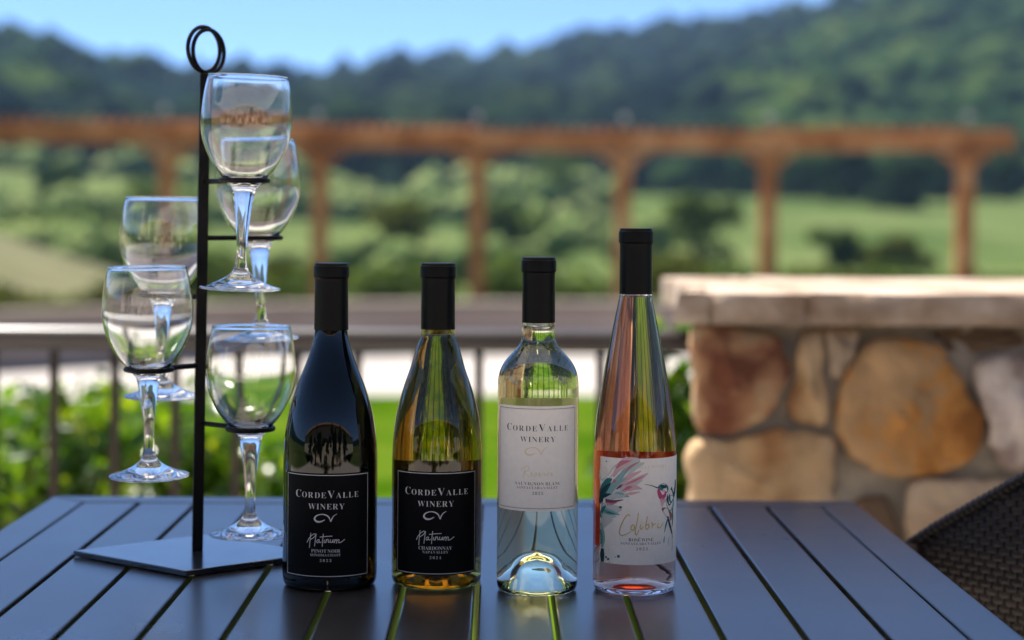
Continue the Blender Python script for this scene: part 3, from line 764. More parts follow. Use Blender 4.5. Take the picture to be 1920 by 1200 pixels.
class Bottle:
    """a thing with pixel access to its cylinder: prints are placed by where they sit on the label"""
    def __init__(s, label, bx, by, R):
        s.x, s.y, s.R = bx, by, R
        s.root = empty('wine_bottle', (bx, by, TOP)); tag(s.root, label, 'wine bottle', 'wine bottles standing in a row on the table')
        s.n = 0
    def lp(s, px, py, R=None):
        R = R or s.R; u, v = uv(px, py); dx, dz = u / F, -v / F
        # ray (dx t, t, ZC + dz t) meets the cylinder
        a = dx * dx + 1; b_ = -2 * (dx * s.x + s.y); c = s.x ** 2 + s.y ** 2 - R * R
        disc = b_ * b_ - 4 * a * c
        t_ = (-b_ - math.sqrt(max(disc, 0))) / (2 * a)
        return R * math.atan2(dx * t_ - s.x, s.y - t_), ZC + dz * t_ - TOP
    def bend(s, p, off): 
        a = p[0] / s.R; r = s.R + off
        return (r * math.sin(a), -r * math.cos(a), p[1])
    def patch(s, s0, s1, h0, h1, off, name, material, parent=None, th=.00012, n=40):
        q = MB(); vs = []
        if name == 'back_label':
            for h in (h0, h1):
                for i in range(n + 1): vs.append(s.bend((s0 + (s1 - s0) * i / n, h), off))
            q.add(vs, [(i, i + 1, n + 2 + i, n + 1 + i) for i in range(n)]); return q.build(name, material, parent or s.root, smooth=True)
        for o_ in (off, off - th):
            for h in (h0, h1):
                for i in range(n + 1): vs.append(s.bend((s0 + (s1 - s0) * i / n, h), o_))
        fs = []; m_ = n + 1
        for i in range(n):
            fs += [(i, i + 1, m_ + i + 1, m_ + i), (2 * m_ + i + 1, 2 * m_ + i, 3 * m_ + i, 3 * m_ + i + 1), (2 * m_ + i, 2 * m_ + i + 1, i + 1, i), (m_ + i, m_ + i + 1, 3 * m_ + i + 1, 3 * m_ + i)]
        fs += [(0, m_, 3 * m_, 2 * m_), (n + m_, n, 2 * m_ + n, 3 * m_ + n)]
        q.add(vs, fs); return q.build(name, material, parent or s.root, auto=40)
    def text(s, runs, px0, px1, pyc, caph, material, name='lettering', rel=None):
        """runs: [(text, scale)], drawn between px0 and px1 with cap height caph (photo px), centred at pyc"""
        (s0, _), (s1, _) = s.lp(px0, pyc), s.lp(px1, pyc)
        h = s.lp((px0 + px1) / 2, pyc)[1]
        k = caph / F * (s.y - s.R) / .7
        items = []; tot = 0; space = 0
        for txt, sc_ in runs:
            for ch in txt:
                if ch == ' ': space += 1; items.append(None); continue
                base = 'E' if ch == 'É' else ch
                vs, fs, w_ = glyph(base, -.013 if caph > 9 else -.011)
                items.append((vs, fs, w_ * k * sc_, k * sc_, ch)); tot += w_ * k * sc_
        gaps = sum(1 for i in items if i) - 1 + 1.6 * space
        gap = (s1 - s0 - tot) / max(gaps, 1)
        q = MB(); x = s0; off = s.off + .00004
        base_h = h - .35 * k
        for it in items:
            if it is None: x += gap * 1.6; continue
            vs, fs, w_, kk, ch = it
            q.add([s.bend((x + a * kk, base_h + b_ * kk), off) for a, b_ in vs], fs)
            if ch == 'É':
                q.add([s.bend((x + a * kk, base_h + b_ * kk), off) for a, b_ in ((.22, .76), (.32, .76), (.50, .92), (.36, .92))], [(0, 1, 2, 3)])
            x += w_ + gap
        return q.build(name, material, s.lab)
    def strokes(s, strokes, conv, width, material, name, lev=0, mats=None, smooth=6):
        """strokes: (points in zoom px[, width list]) -> tapered ribbons on the label"""
        q = MB(); off = s.off + .00004 + lev * .00002
        for si, st in enumerate(strokes):
            if isinstance(st[0], (list, tuple)) and isinstance(st[0][0], (list, tuple)): pts, ws, mi = st[0], st[1], (st[2] if len(st) > 2 else 0)
            else: pts, ws, mi = st, width, 0
            P = [s.lp(*conv(*p)) for p in catmull(pts, smooth)]
            n = len(P); vs = []
            for i, p in enumerate(P):
                a = P[max(i - 1, 0)]; c = P[min(i + 1, n - 1)]
                dx, dy = c[0] - a[0], c[1] - a[1]; l = math.hypot(dx, dy) or 1e-9
                if isinstance(ws, (list, tuple)): w_ = float(np.interp(i / (n - 1), np.linspace(0, 1, len(ws)), ws))
                else: w_ = ws
                w_ = w_ / F * s.y / 2
                o_ = off + si * .000004
                vs.append(s.bend((p[0] - dy / l * w_, p[1] + dx / l * w_), o_)); vs.append(s.bend((p[0] + dy / l * w_, p[1] - dx / l * w_), o_))
            q.cur = mi
            q.add(vs, [(2 * i + 1, 2 * i + 3, 2 * i + 2, 2 * i) for i in range(n - 1)])
        return q.build(name, mats or material, s.lab)
    def polys(s, polys, conv, mats, name, lev=0):
        q = MB()
        for pi, (pts, mi) in enumerate(polys):
            P = [s.lp(*conv(*p)) for p in catmull(pts, 5, closed=True)]
            ar = sum(P[i][0] * P[(i + 1) % len(P)][1] - P[(i + 1) % len(P)][0] * P[i][1] for i in range(len(P)))
            if ar < 0: P = P[::-1]
            q.cur = mi
            q.add([s.bend(p, s.off + .00004 + lev * .00002 + pi * .000005) for p in P], [tuple(range(len(P)))])
        return q.build(name, mats, s.lab)
    def border(s, s0, s1, h0, h1, wd, material, name='border_line'):
        q = MB(); off = s.off + .00003; n = 40
        def strip(a, b_):
            vs = []
            for i in range(n + 1):
                t_ = i / n; x = a[0] + (b_[0] - a[0]) * t_; h = a[1] + (b_[1] - a[1]) * t_
                if a[1] == b_[1]: vs += [s.bend((x, h - wd / 2), off), s.bend((x, h + wd / 2), off)]
                else: vs += [s.bend((x + wd / 2, h), off), s.bend((x - wd / 2, h), off)]
            q.add(vs, [(2 * i, 2 * i + 2, 2 * i + 3, 2 * i + 1) for i in range(n)])
        e = wd / 2
        strip((s0 - e, h0), (s1 + e, h0)); strip((s0 - e, h1), (s1 + e, h1))
        strip((s0, h0 + e), (s0, h1 - e)); strip((s1, h0 + e), (s1, h1 - e))
        return q.build(name, material, s.lab)

def bottle_glass(B, outer, t, fill, gmat, wmat, punt, Hn):
    """outer: (r, h) from the base ring up to the lip. Three surfaces: outside, inner wall above the wine, wine against glass."""
    base = catmull([(0, punt), (outer[0][0] * .30, punt * .86), (outer[0][0] * .58, punt * .40), (outer[0][0] * .80, punt * .08 + .0004), (outer[0][0] * .885, 0.0), (outer[0][0] * .955, .0016), (outer[0][0] * .99, .0052), (outer[0][0], .010)], 7)
    side = catmull(outer, 7)
    prof = base[:-1] + [p for p in side if p[1] > base[-1][1] - 1e-6]
    A = np.array(prof)
    T_ = np.gradient(A, axis=0); T_ /= np.linalg.norm(T_, axis=1, keepdims=True)
    Nn = np.stack([T_[:, 1], -T_[:, 0]], 1)     # outward
    tt = np.where(A[:, 1] < .02, t * 1.35, t)[:, None]
    I = A - Nn * tt; I[0, 0] = 0; I[:, 0] = np.maximum(I[:, 0], 0)
    # fill level split
    k = max(i for i in range(len(I)) if I[i, 1] < fill)
    f_ = (fill - I[k, 1]) / (I[k + 1, 1] - I[k, 1]); cut = I[k] + (I[k + 1] - I[k]) * f_
    q = MB(); q.lathe([tuple(p) for p in A] , 96)
    up = [tuple(cut)] + [tuple(p) for p in I[k + 1:]] + [tuple(A[-1])]
    nf = len(q.f); q.lathe(up, 96)
    for i in range(nf, len(q.f)): q.f[i] = q.f[i][::-1]
    q.build('bottle_glass', gmat, B.root, smooth=True)
    q = MB(); lo = [tuple(p) for p in I[:k + 1]] + [tuple(cut)]
    q.lathe(lo, 96); nside = len(q.f)
    q.lathe([tuple(cut), (cut[0] * .93, fill - .0006), (0, fill - .0008)], 96)
    o = q.build('wine', wmat, B.root, smooth=True)
    at_ = o.data.attributes.new('surface_top', 'FLOAT', 'FACE')
    at_.data.foreach_set('value', [0.0] * nside + [1.0] * (len(q.f) - nside))
    sharp = o.data.attributes.new('sharp_edge', 'BOOLEAN', 'EDGE')
    return prof

def capsule(B, r, h0, H, r2=None, lip=.0125, rl=None):
    rl = rl or r + .0011
    prof = [(r, h0), (r, h0 + .0003)]
    prof = catmull([(r2 or r, h0), (r, h0 + (H - h0) * .5), (r, H - lip - .0022)], 4) + [(r + .0001, H - lip - .0012), (rl, H - lip), (rl, H - lip * .45), (rl - .0002, H - .0028), (rl - .0009, H - .0022), (rl - .0009, H - .0008), (rl - .0018, H), (0, H)]
    inner = [(r - .0008, h0 + .001), (r - .0003, h0)]
    q = MB(); q.lathe(inner + prof, 64)
    q.build('capsule', M['capsule'], B.root, auto=35)

def conv_z(x0, y0, k): return lambda x, y: (x0 + x / k, y0 + y / k)
CV1 = conv_z(530, 870, 5.05); CV3 = conv_z(920, 740, 5.217); CV4 = conv_z(1100, 840, 5.0)
PLAT = [[(232, 742), (250, 705), (280, 672), (305, 660), (312, 670), (298, 692), (266, 714)], [(268, 652), (262, 705), (255, 792)], [(319, 660), (310, 720), (303, 778)],
        [(348, 717), (333, 717), (323, 736), (331, 746), (347, 726)], [(349, 716), (345, 738), (356, 744), (366, 735)], [(386, 660), (379, 720), (375, 782)], [(352, 692), (400, 686), (470, 682)],
        [(396, 716), (391, 740), (402, 744), (411, 733)], [(413, 712), (410, 746)], [(411, 732), (426, 713), (434, 720), (432, 740), (446, 740)],
        [(453, 713), (450, 737), (461, 743), (478, 716)], [(480, 714), (476, 742), (487, 738)], [(493, 714), (490, 746)], [(491, 734), (505, 714), (512, 722), (508, 752)], [(509, 738), (525, 714), (533, 720), (530, 744), (548, 741), (588, 712)]]
SWASH = ([(400, 528), (362, 545), (328, 545), (303, 522), (316, 494), (360, 477), (402, 481), (436, 502), (454, 546)], [1.2, 2.6, 3.4, 3.2, 2.2, 1.5, 2.0, 2.4, .9])
SWASH2 = ([(454, 546), (466, 518), (486, 490), (515, 472)], [2.6, 2.0, 1.4, .8])
def shift(st, dx, dy):
    if isinstance(st, tuple): return ([(x + dx, y + dy) for x, y in st[0]],) + st[1:]
    return [(x + dx, y + dy) for x, y in st]

def base_at(pxc, y_front, r):
    """bottle axis from the photo: centre pixel at the base and the front edge of the base ring"""
    u, v = uv(pxc, y_front); Yf = F * (ZC - TOP) / v
    Y = Yf + r * .9
    return u * Y / F, Y
def prof_from(B, pts, ymid):
    k = B.y / F; out = []
    for hw, y in pts:
        u, v = uv(CX + B.x * F / B.y, y)
        out.append((hw * k, ZC - v * k - TOP))
    return out[::-1]

# --- dark red wine
x, y = base_at(618, 1109.5, .043)
B = Bottle('sloping-shouldered bottle of dark red wine in near-black glass, black label reading Pinot Noir', x, y, .0427)
prof = prof_from(B, [(29.5, 497), (30.0, 560), (30.6, 618), (37.0, 651), (50.5, 690), (61.5, 717), (71, 745), (78, 772), (83, 800), (86.4, 827), (87.6, 855), (88, 900), (88, 1000), (88.3, 1060)], 0)
B.R = prof[2][0]
prof = [(prof[0][0], .010)] + prof
bottle_glass(B, prof, .0035, .205, M['glass_black'], wine_mat('dark_red_wine', (40, 260, 260)), .018, 0)
Hb = ZC - uv(620, 493)[1] * B.y / F - TOP
capsule(B, .0153, ZC - uv(620, 618)[1] * B.y / F - TOP, Hb, .0156)
B.off = .0003
s0, h1 = B.lp(541, 884)[0], B.lp(614, 891.5)[1]; s1, h0 = B.lp(689, 884)[0], B.lp(614, 1081)[1]
B.lab = B.patch(s0 - .0022, s1 + .0022, h0 - .0016, h1 + .0016, B.off, 'front_label', M['black_paper'])
B.border(s0, s1, h0, h1, .00055, M['silver_ink'])
def zt(cv, a, b_, c): 
    p = cv(a, c); q_ = cv(b_, c); return p[0], q_[0], p[1]
def label_black(B, dx, dy, variety, vx, vy, vh, place, px_, py_, yr, yx, yy):
    for runs, (a, b_), yc, hgt in (([('C', 1.32), ('ORDE', 1), ('V', 1.32), ('ALLE', 1)], (130, 715), 296, 55), ([('WINERY', 1)], (245, 585), 403, 55)):
        x0, x1, yc_ = zt(CV1, a + dx, b_ + dx, yc + dy); B.text(runs, x0, x1, yc_, hgt / 5.05, M['silver_ink'])
    B.strokes([shift(SWASH, dx, dy), shift(SWASH2, dx, dy)], CV1, 2, M['silver_ink'], 'emblem')
    B.strokes([shift(s_, dx, dy) for s_ in PLAT], CV1, 1.25, M['silver_ink'], 'script_lettering')
    for txt, (a, b_), yc, hgt in ((variety, vx, vy, vh), (place, px_, py_, 25), (yr, yx, yy, 26)):
        x0, x1, yc_ = zt(CV1, a, b_, yc); B.text([(txt, 1)], x0, x1, yc_, hgt / 5.05, M['silver_ink'])
label_black(B, 0, 0, 'PINOT NOIR', (272, 545), 824, 32, 'SONOMA COAST', (262, 547), 863, '2023', (352, 460), 914)
B.patch(math.pi * B.R - .045, math.pi * B.R + .045, h0 + .004, h1 + .004, B.off, 'back_label', M['back_dark'])

# --- pale gold wine
x, y = base_at(818, 1107.5, .041)
B = Bottle('sloping-shouldered bottle of golden white wine in olive glass, black label reading Chardonnay', x, y, .041)
prof = prof_from(B, [(30.0, 497), (30.4, 560), (31.0, 617), (34.0, 635), (40.5, 651), (51.5, 690), (61, 717), (69.5, 745), (76, 772), (80.5, 800), (83, 827), (84, 855), (84.2, 900), (84.2, 1000), (84.2, 1060)], 0)
B.R = prof[2][0]; prof = [(prof[0][0], .010)] + prof
bottle_glass(B, prof, .0034, ZC - uv(818, 628)[1] * B.y / F - TOP, M['glass_olive'], wine_mat('golden_wine', (3, 6.5, 17)), .020, 0)
Hb = ZC - uv(823, 493)[1] * B.y / F - TOP
capsule(B, .0155, ZC - uv(823, 617)[1] * B.y / F - TOP, Hb, .0157)
B.off = .0003
s0, h1 = B.lp(747, 884)[0], B.lp(818, 888)[1]; s1, h0 = B.lp(890, 884)[0], B.lp(818, 1076)[1]
B.lab = B.patch(s0 - .0022, s1 + .0018, h0 - .0014, h1 + .0014, B.off, 'front_label', M['black_paper'])
B.border(s0, s1, h0, h1, .00055, M['silver_ink'])
label_black(B, 1035, -25, 'CHARDONNAY', (1288, 1603), 797, 33, 'NAPA VALLEY', (1323, 1568), 835, '2024', (1392, 1500), 887)
B.patch(math.pi * B.R - .052, math.pi * B.R + .052, h0 + .002, h1 + .003, B.off, 'back_label', M['back_dark'])

# --- clear bottle
x, y = base_at(1006.5, 1118, .0365)
B = Bottle('straight-sided clear bottle of pale white wine with cream label reading Sauvignon Blanc', x, y, .0366)
prof = prof_from(B, [(28.8, 486), (29.3, 540), (30.6, 605), (31.0, 625), (32.4, 636), (35.5, 645), (42, 654), (53, 666), (62.6, 677.6), (69.6, 690), (73.6, 702), (75.6, 716), (76, 740), (76, 900), (76, 1000), (76, 1070)], 0)
B.R = prof[2][0]; prof = [(prof[0][0], .010)] + prof
bottle_glass(B, prof, .0030, ZC - uv(1006, 611)[1] * B.y / F - TOP, M['glass_flint'], wine_mat('pale_wine', (.5, .6, 5.0)), .034, 0)
Hb = ZC - uv(1008, 482)[1] * B.y / F - TOP
capsule(B, .0148, ZC - uv(1008, 604.5)[1] * B.y / F - TOP, Hb, .0150)
B.off = .0003
s0, h1 = B.lp(936.5, 840)[0], B.lp(1006, 762)[1]; s1, h0 = B.lp(1078.5, 840)[0], B.lp(1006, 959)[1]
B.lab = B.patch(s0, s1, h0, h1, B.off, 'front_label', M['white_paper'])
B.border(s0 + .0022, s1 - .0022, h0 + .0024, h1 - .0024, .0004, M['dark_ink'])
B.border(s0 + .0031, s1 - .0031, h0 + .0033, h1 - .0033, .00022, M['pale_gold_ink'])
for runs, (a, b_), yc, hgt in (([('C', 1.32), ('ORDE', 1), ('V', 1.32), ('ALLE', 1)], (165, 752), 332, 55), ([('WINERY', 1)], (292, 632), 438, 54), ([('SAUVIGNON BLANC', 1)], (242, 683), 872, 32), ([('SANTA CLARA VALLEY', 1)], (258, 655), 911, 25), ([('2025', 1)], (407, 512), 965, 29)):
    x0, x1, yc_ = zt(CV3, a, b_, yc); B.text(runs, x0, x1, yc_, hgt / 5.217, M['dark_ink'])
k_ = 5.217 / 5.05
B.strokes([tuple([[(340 + (px - 303) * k_ * .98, 512 + (py - 472) * k_) for px, py in st[0]]] + list(st[1:])) for st in (SWASH, SWASH2)], CV3, 2, M['pale_gold_ink'], 'emblem')
RES = [[(340, 708), (332, 760), (322, 808)], [(302, 742), (320, 712), (358, 700), (378, 715), (366, 742), (334, 760), (352, 780), (380, 806)]]
xx = 388
for ch in 'eserve':
    if ch == 'e': RES.append([(xx, 788), (xx + 16, 778), (xx + 18, 766), (xx + 8, 764), (xx + 2, 782), (xx + 12, 796), (xx + 30, 786)])
    if ch == 's': RES.append([(xx - 2, 790), (xx + 16, 762), (xx + 22, 784), (xx + 10, 800), (xx - 2, 792)])
    if ch == 'r': RES.append([(xx, 792), (xx + 8, 764), (xx + 22, 768), (xx + 20, 790), (xx + 34, 786)])
    if ch == 'v': RES.append([(xx, 766), (xx + 8, 794), (xx + 22, 764), (xx + 36, 768)])
    xx += 39
B.strokes(RES, CV3, 1.2, M['pale_gold_ink'], 'script_lettering')
B.patch(math.pi * B.R - .036, math.pi * B.R + .036, h0 - .002, h1 + .002, B.off, 'back_label', M['back_cream'])

# --- pink wine
x, y = base_at(1188.5, 1117.5, .0372)
B = Bottle('tall slim bottle of pink wine with a watercolour hummingbird on its white label', x, y, .0375)
prof = prof_from(B, [(28.8, 432), (29.2, 490), (30.2, 552), (32, 562), (38, 592), (50.3, 653), (61.2, 714), (71, 775), (74.6, 805), (76.8, 836), (77.6, 870), (77.6, 950), (77.6, 1070)], 0)
B.R = prof[2][0]; prof = [(prof[0][0], .010)] + prof
bottle_glass(B, prof, .0030, ZC - uv(1190, 555)[1] * B.y / F - TOP, M['glass_flint_rose'], wine_mat('pink_wine', (1.5, 13.0, 20.0)), .007, 0)
Hb = ZC - uv(1193, 428)[1] * B.y / F - TOP
capsule(B, .0147, ZC - uv(1192, 551)[1] * B.y / F - TOP, Hb, .0149)
B.off = .0003
s0, h1 = B.lp(1125.6, 950)[0], B.lp(1190, 860)[1]; s1, h0 = B.R * math.radians(88), B.lp(1190, 1059.5)[1]
B.lab = B.patch(s0, s1, h0, h1, B.off, 'front_label', M['white_paper'])
IK = ['teal_dark', 'teal', 'teal_pale', 'pink', 'pink_pale', 'mauve', 'wash', 'brown', 'magenta']
ix = {k: i for i, k in enumerate(IK)}; IM = [M['ink_' + k] for k in IK]
FE = [  # broad wing wash, from the label's left edge up to the right
 ([(150, 180), (155, 230), (140, 300)], [10, 16, 6], 'wash'), ([(240, 290), (300, 200), (420, 120), (500, 108)], [16, 14, 9, 2], 'wash'),
 ([(250, 270), (310, 175), (380, 120), (440, 112)], [3, 9, 10, 2], 'pink_pale'), ([(280, 190), (330, 140), (420, 118)], [2, 7, 1], 'pink'),
 ([(170, 440), (260, 340), (380, 200), (500, 122)], [14, 9, 5, 1], 'teal_pale'), ([(350, 230), (420, 170), (490, 130)], [1, 3, 1], 'pink'),
 ([(180, 430), (230, 360), (300, 320), (375, 285)], [10, 8, 5, 1], 'teal_pale'), ([(280, 385), (320, 355), (350, 340)], [2, 4, 1], 'mauve'),
 ([(330, 355), (430, 315), (520, 270), (575, 235)], [2, 6, 5, 1], 'pink_pale'), ([(360, 345), (450, 305), (535, 262)], [1, 3, 1], 'pink'),
 ([(320, 405), (400, 375), (460, 370), (520, 385)], [2, 8, 6, 1], 'pink_pale'), ([(340, 400), (390, 372), (430, 362)], [1, 5, 1], 'pink'), ([(350, 435), (420, 425), (500, 412)], [1, 4, 1], 'pink_pale'),
 ([(170, 480), (240, 450), (330, 455), (370, 440)], [10, 7, 4, 1], 'wash'), ([(180, 495), (250, 500), (345, 485)], [6, 4, 1], 'mauve'), ([(190, 520), (230, 525), (285, 510)], [5, 4, 1], 'pink'),
 ([(140, 540), (220, 550), (320, 552)], [9, 7, 1], 'wash'), ([(140, 590), (210, 600), (310, 625)], [14, 9, 1], 'teal_pale'), ([(140, 570), (200, 600), (270, 620)], [5, 4, 1], 'teal'),
 ([(140, 640), (200, 650), (280, 640)], [9, 7, 1], 'wash'), ([(150, 680), (200, 690), (250, 670)], [6, 6, 1], 'wash'),
 ([(135, 440), (165, 370), (205, 310), (240, 290)], [12, 13, 10, 2], 'teal'), ([(132, 520), (150, 430), (190, 370), (230, 330)], [9, 11, 8, 1], 'teal_dark'), ([(140, 460), (190, 440), (235, 430)], [6, 5, 1], 'teal_dark'),
 ([(133, 650), (142, 600), (165, 560), (185, 540)], [7, 6, 5, 1], 'teal'), ([(250, 300), (262, 310), (275, 300)], [5, 6, 2], 'pink'),
 ([(136, 700), (150, 780), (158, 860), (145, 930)], [4, 7, 6, 4], 'teal_pale'), ([(130, 760), (142, 830), (140, 900)], [3, 6, 4], 'teal'), ([(150, 1065), (148, 1000), (152, 940)], [7, 10, 6], 'teal_dark'),
 ([(305, 552), (322, 555), (330, 548)], [2, 3.5, 1], 'teal_dark')]
FE = [([(140, 230), (165, 330), (150, 420)], [18, 26, 10], 'wash'), ([(230, 330), (330, 240), (430, 180), (540, 140)], [20, 24, 16, 3], 'wash'), ([(200, 420), (300, 380), (420, 340), (520, 300)], [24, 26, 14, 3], 'wash'), ([(170, 600), (240, 590), (330, 575)], [22, 18, 4], 'wash'), ([(140, 720), (180, 700), (230, 690)], [16, 14, 3], 'wash'), ([(300, 330), (400, 270), (510, 215)], [6, 10, 2], 'pink_pale'), ([(220, 470), (300, 440), (400, 455)], [8, 12, 2], 'teal_pale')] + [(p, [q_ * (1.5 if c in ('wash', 'teal_pale', 'pink_pale') else 1.25) for q_ in w_], c) for p, w_, c in FE]
B.strokes([(p, w_, ix[c]) for p, w_, c in FE], CV4, 2, None, 'wing_print', 0, IM)
BP = [([(662, 372), (690, 340), (725, 332), (756, 352), (764, 392), (745, 420), (700, 400)], 'teal'), ([(745, 470), (800, 440), (815, 520), (790, 590), (752, 560)], 'teal_pale'),
      ([(688, 480), (730, 470), (770, 540), (800, 610), (785, 665), (745, 640), (708, 570)], 'pink_pale'), ([(700, 565), (745, 560), (795, 615), (785, 680), (740, 640)], 'brown'),
      ([(662, 388), (700, 385), (742, 412), (738, 455), (700, 490), (676, 470)], 'magenta'), ([(745, 465), (775, 400), (815, 320), (828, 290), (826, 420), (800, 500), (770, 540)], 'teal_dark'),
      ([(762, 455), (800, 400), (822, 370), (815, 450), (785, 520)], 'teal'), ([(690, 352), (725, 345), (745, 368), (715, 380)], 'teal_dark')]
B.polys([(p, ix[c]) for p, c in BP], CV4, IM, 'bird_print', 3)
BS = [([(540, 342), (600, 350), (662, 374)], [.6, 1.2, 2.2], 'teal_dark'), ([(755, 640), (775, 720), (795, 800), (800, 840)], [4, 6, 4, 1], 'teal_dark'), ([(800, 560), (802, 660), (795, 740)], [4, 5, 2], 'teal'),
      ([(760, 650), (740, 720), (725, 790)], [3, 4, 1], 'teal'), ([(730, 820), (722, 860), (720, 890)], [1, 4, 2], 'teal_pale'), ([(795, 800), (797, 900), (795, 970)], [2, 2, 1], 'teal_pale'), ([(770, 830), (760, 880), (762, 920)], [1, 2, .6], 'teal_pale')]
for bi, (p, w_, c) in enumerate(BS): B.strokes([(p, w_, 0)], CV4, 2, None, ('beak_print' if bi == 0 else 'tail_print'), 7 + bi * .3, [M['ink_' + c]])
DOT = []
for dx, dy, r_, c in ((300, 1015, 14, 'teal'), (185, 1022, 9, 'teal_dark'), (205, 1040, 12, 'teal'), (270, 1022, 5, 'teal'), (210, 955, 5, 'wash'), (215, 1070, 5, 'mauve'), (190, 125, 7, 'teal'), (795, 1050, 5, 'wash'), (322, 552, 7, 'teal_dark')):
    DOT.append(([(dx + r_ * math.cos(q_), dy + r_ * math.sin(q_)) for q_ in np.linspace(0, 6.28, 7)[:-1]], ix[c]))
B.polys(DOT, CV4, IM, 'splash_print', 11)
COLI = [[(408, 640), (395, 622), (368, 642), (335, 700), (313, 760), (311, 802), (330, 818), (375, 806), (415, 780)], [(434, 715), (419, 735), (418, 765), (434, 770), (449, 745), (440, 716)], [(485, 605), (478, 660), (462, 740), (456, 800), (464, 815), (492, 765)],
        [(508, 715), (500, 748), (512, 760), (528, 735)], [(568, 640), (556, 700), (548, 752)], [(549, 748), (562, 762), (582, 735), (576, 712), (556, 728)], [(600, 705), (612, 702), (609, 750)], [(610, 735), (624, 715), (648, 708)], [(668, 705), (662, 742), (680, 746), (712, 700)], [(672, 680), (674, 684)], [(512, 690), (514, 694)]]
B.strokes([(s_, [1.6, 2.0, 1.4]) for s_ in COLI], CV4, 1.6, M['gold_ink'], 'script_lettering', 16)
x0, x1, yc_ = zt(CV4, 300, 745, 178); B.text([('CORDE VALLE WINERY', 1)], x0, x1, yc_, 5.2, M['pale_gold_ink'])
for txt, (a, b_), yc, hgt in (('ROSÉ WINE', (393, 625), 861, 31), ('SANTA CLARA VALLEY', (320, 695), 897, 24), ('2023', (465, 570), 946, 26)):
    x0, x1, yc_ = zt(CV4, a, b_, yc); B.text([(txt, 1)], x0, x1, yc_, hgt / 5.0, M['dark_ink'])
B.patch(math.pi * B.R - .040, math.pi * B.R + .040, h0 + .006, h1 - .0015, B.off, 'back_label', M['back_red'])

# ------------------------------------------------------------------ glass rack
u, v = uv(370, 1030); PZ = TOP + .006
PYr = F * (ZC - PZ) / v; PXr = u * PYr / F
rack = empty('glass_rack', (PXr, PYr, TOP)); tag(rack, 'black iron stemware tree with a loop on top and a square base plate', 'glass rack')
def onplate(px, py):
    u, v = uv(px, py); Y = F * (ZC - PZ) / v; return (u * Y / F - PXr, Y - PYr)
cl, cf = onplate(137, 1032), onplate(349, 1070.5)
c0 = (cl[0] + .121, cl[1] - .002)
plate = [cl, cf, (2 * c0[0] - cl[0], 2 * c0[1] - cl[1]), (2 * c0[0] - cf[0], 2 * c0[1] - cf[1])]
q = MB(); q.prism(plate, .0005, .006); q.build('base_plate', M['plate'], rack, bevel=.001)
pt = at(385, 138, PYr); lean = Vector((pt.x - PXr, 0, pt.z - TOP))
hw = .0052
q = MB(); a = math.radians(12)
cs = [(hw * math.sqrt(2) * math.cos(a + math.pi / 4 + k * math.pi / 2), hw * math.sqrt(2) * math.sin(a + math.pi / 4 + k * math.pi / 2)) for k in range(4)]
q.add([(x_, y_, .0062) for x_, y_ in cs] + [(x_ + lean.x, y_ + lean.y, lean.z) for x_, y_ in cs], [(3, 2, 1, 0), (4, 5, 6, 7), (0, 1, 5, 4), (1, 2, 6, 5), (2, 3, 7, 6), (3, 0, 4, 7)])
q.build('pole', M['black_iron'], rack, bevel=.0006)
def pole_at(z): return Vector((PXr, PYr, TOP)) + lean * (z / lean.z)
for (px, py, wpx, hpx) in ((382.5, 92.5, 49, 84), (390, 96, 48, 82)):
    p = at(px, py, PYr); r_ = hpx / 2 * PYr / F; ang = math.acos(wpx / hpx)
    if px > 385: p.y += .004
    e1 = Vector((math.cos(ang), math.sin(ang), 0)); e2 = Vector((0, 0, 1))
    c = p - Vector((PXr, PYr, TOP))
    q = MB(); q.tube([c + e1 * math.cos(t_) * r_ + e2 * math.sin(t_) * r_ for t_ in np.linspace(0, 2 * math.pi, 49)[:-1]], .0021, 10, closed=True)
    q.build('top_loop', M['black_iron'], rack, smooth=True)

# wine glasses: foot z and stem position from the photo
GP = [(0.0, .0004), (.020, .0004), (.0365, .0002), (.0382, .0010), (.0378, .0021), (.031, .0040), (.021, .0078), (.0128, .0125), (.0078, .0175), (.0056, .0245), (.0047, .034), (.0052, .048), (.0066, .064), (.0092, .084), (.0120, .0955), (.0185, .1030), (.0275, .1135), (.0352, .1265), (.0408, .1410), (.0431, .1560), (.0424, .1720), (.0402, .1880), (.0374, .2010)]
GO = catmull(GP, 6)
inner = [(.0367, .2010)] + [(.0396, .1880), (.0418, .1720), (.0424, .1560), (.0400, .1415), (.0343, .1275), (.0262, .1145), (.0165, .1050), (.0075, .1008), (0, .0998)]
GI = catmull(inner, 6)
rim = [(.0371 + .00058 * math.cos(q_), .2014 + .00058 * math.sin(q_)) for q_ in np.linspace(-.75, math.pi + .75, 13)]
GPROF = GO[:-1] + rim + GI[1:]
q = MB(); q.lathe(GPROF, 96)
gl_me = None
def foot_center(px, py, D): return at(px, py, D)
GL = [  # stem pixel at foot, foot pixel y, distance, rim pixel x, arm attach
 (450, 543, 1.762, 466.5, 'wine glass at the very top of the rack, tilted, in front of the pole', 345),
 (490, 637, 1.885, 482, 'wine glass behind and just below the topmost glass, right of the pole', 457),
 (304, 745, 1.880, 300, 'upper left wine glass behind the front one, partly hidden by the pole', 562),
 (280, 894, 1.790, 278, 'front left wine glass hanging lowest on the left side of the pole', 694),
 (468, 1004, 1.795, 471, 'lowest wine glass with its foot just above the base plate, beside the dark red bottle', 810)]
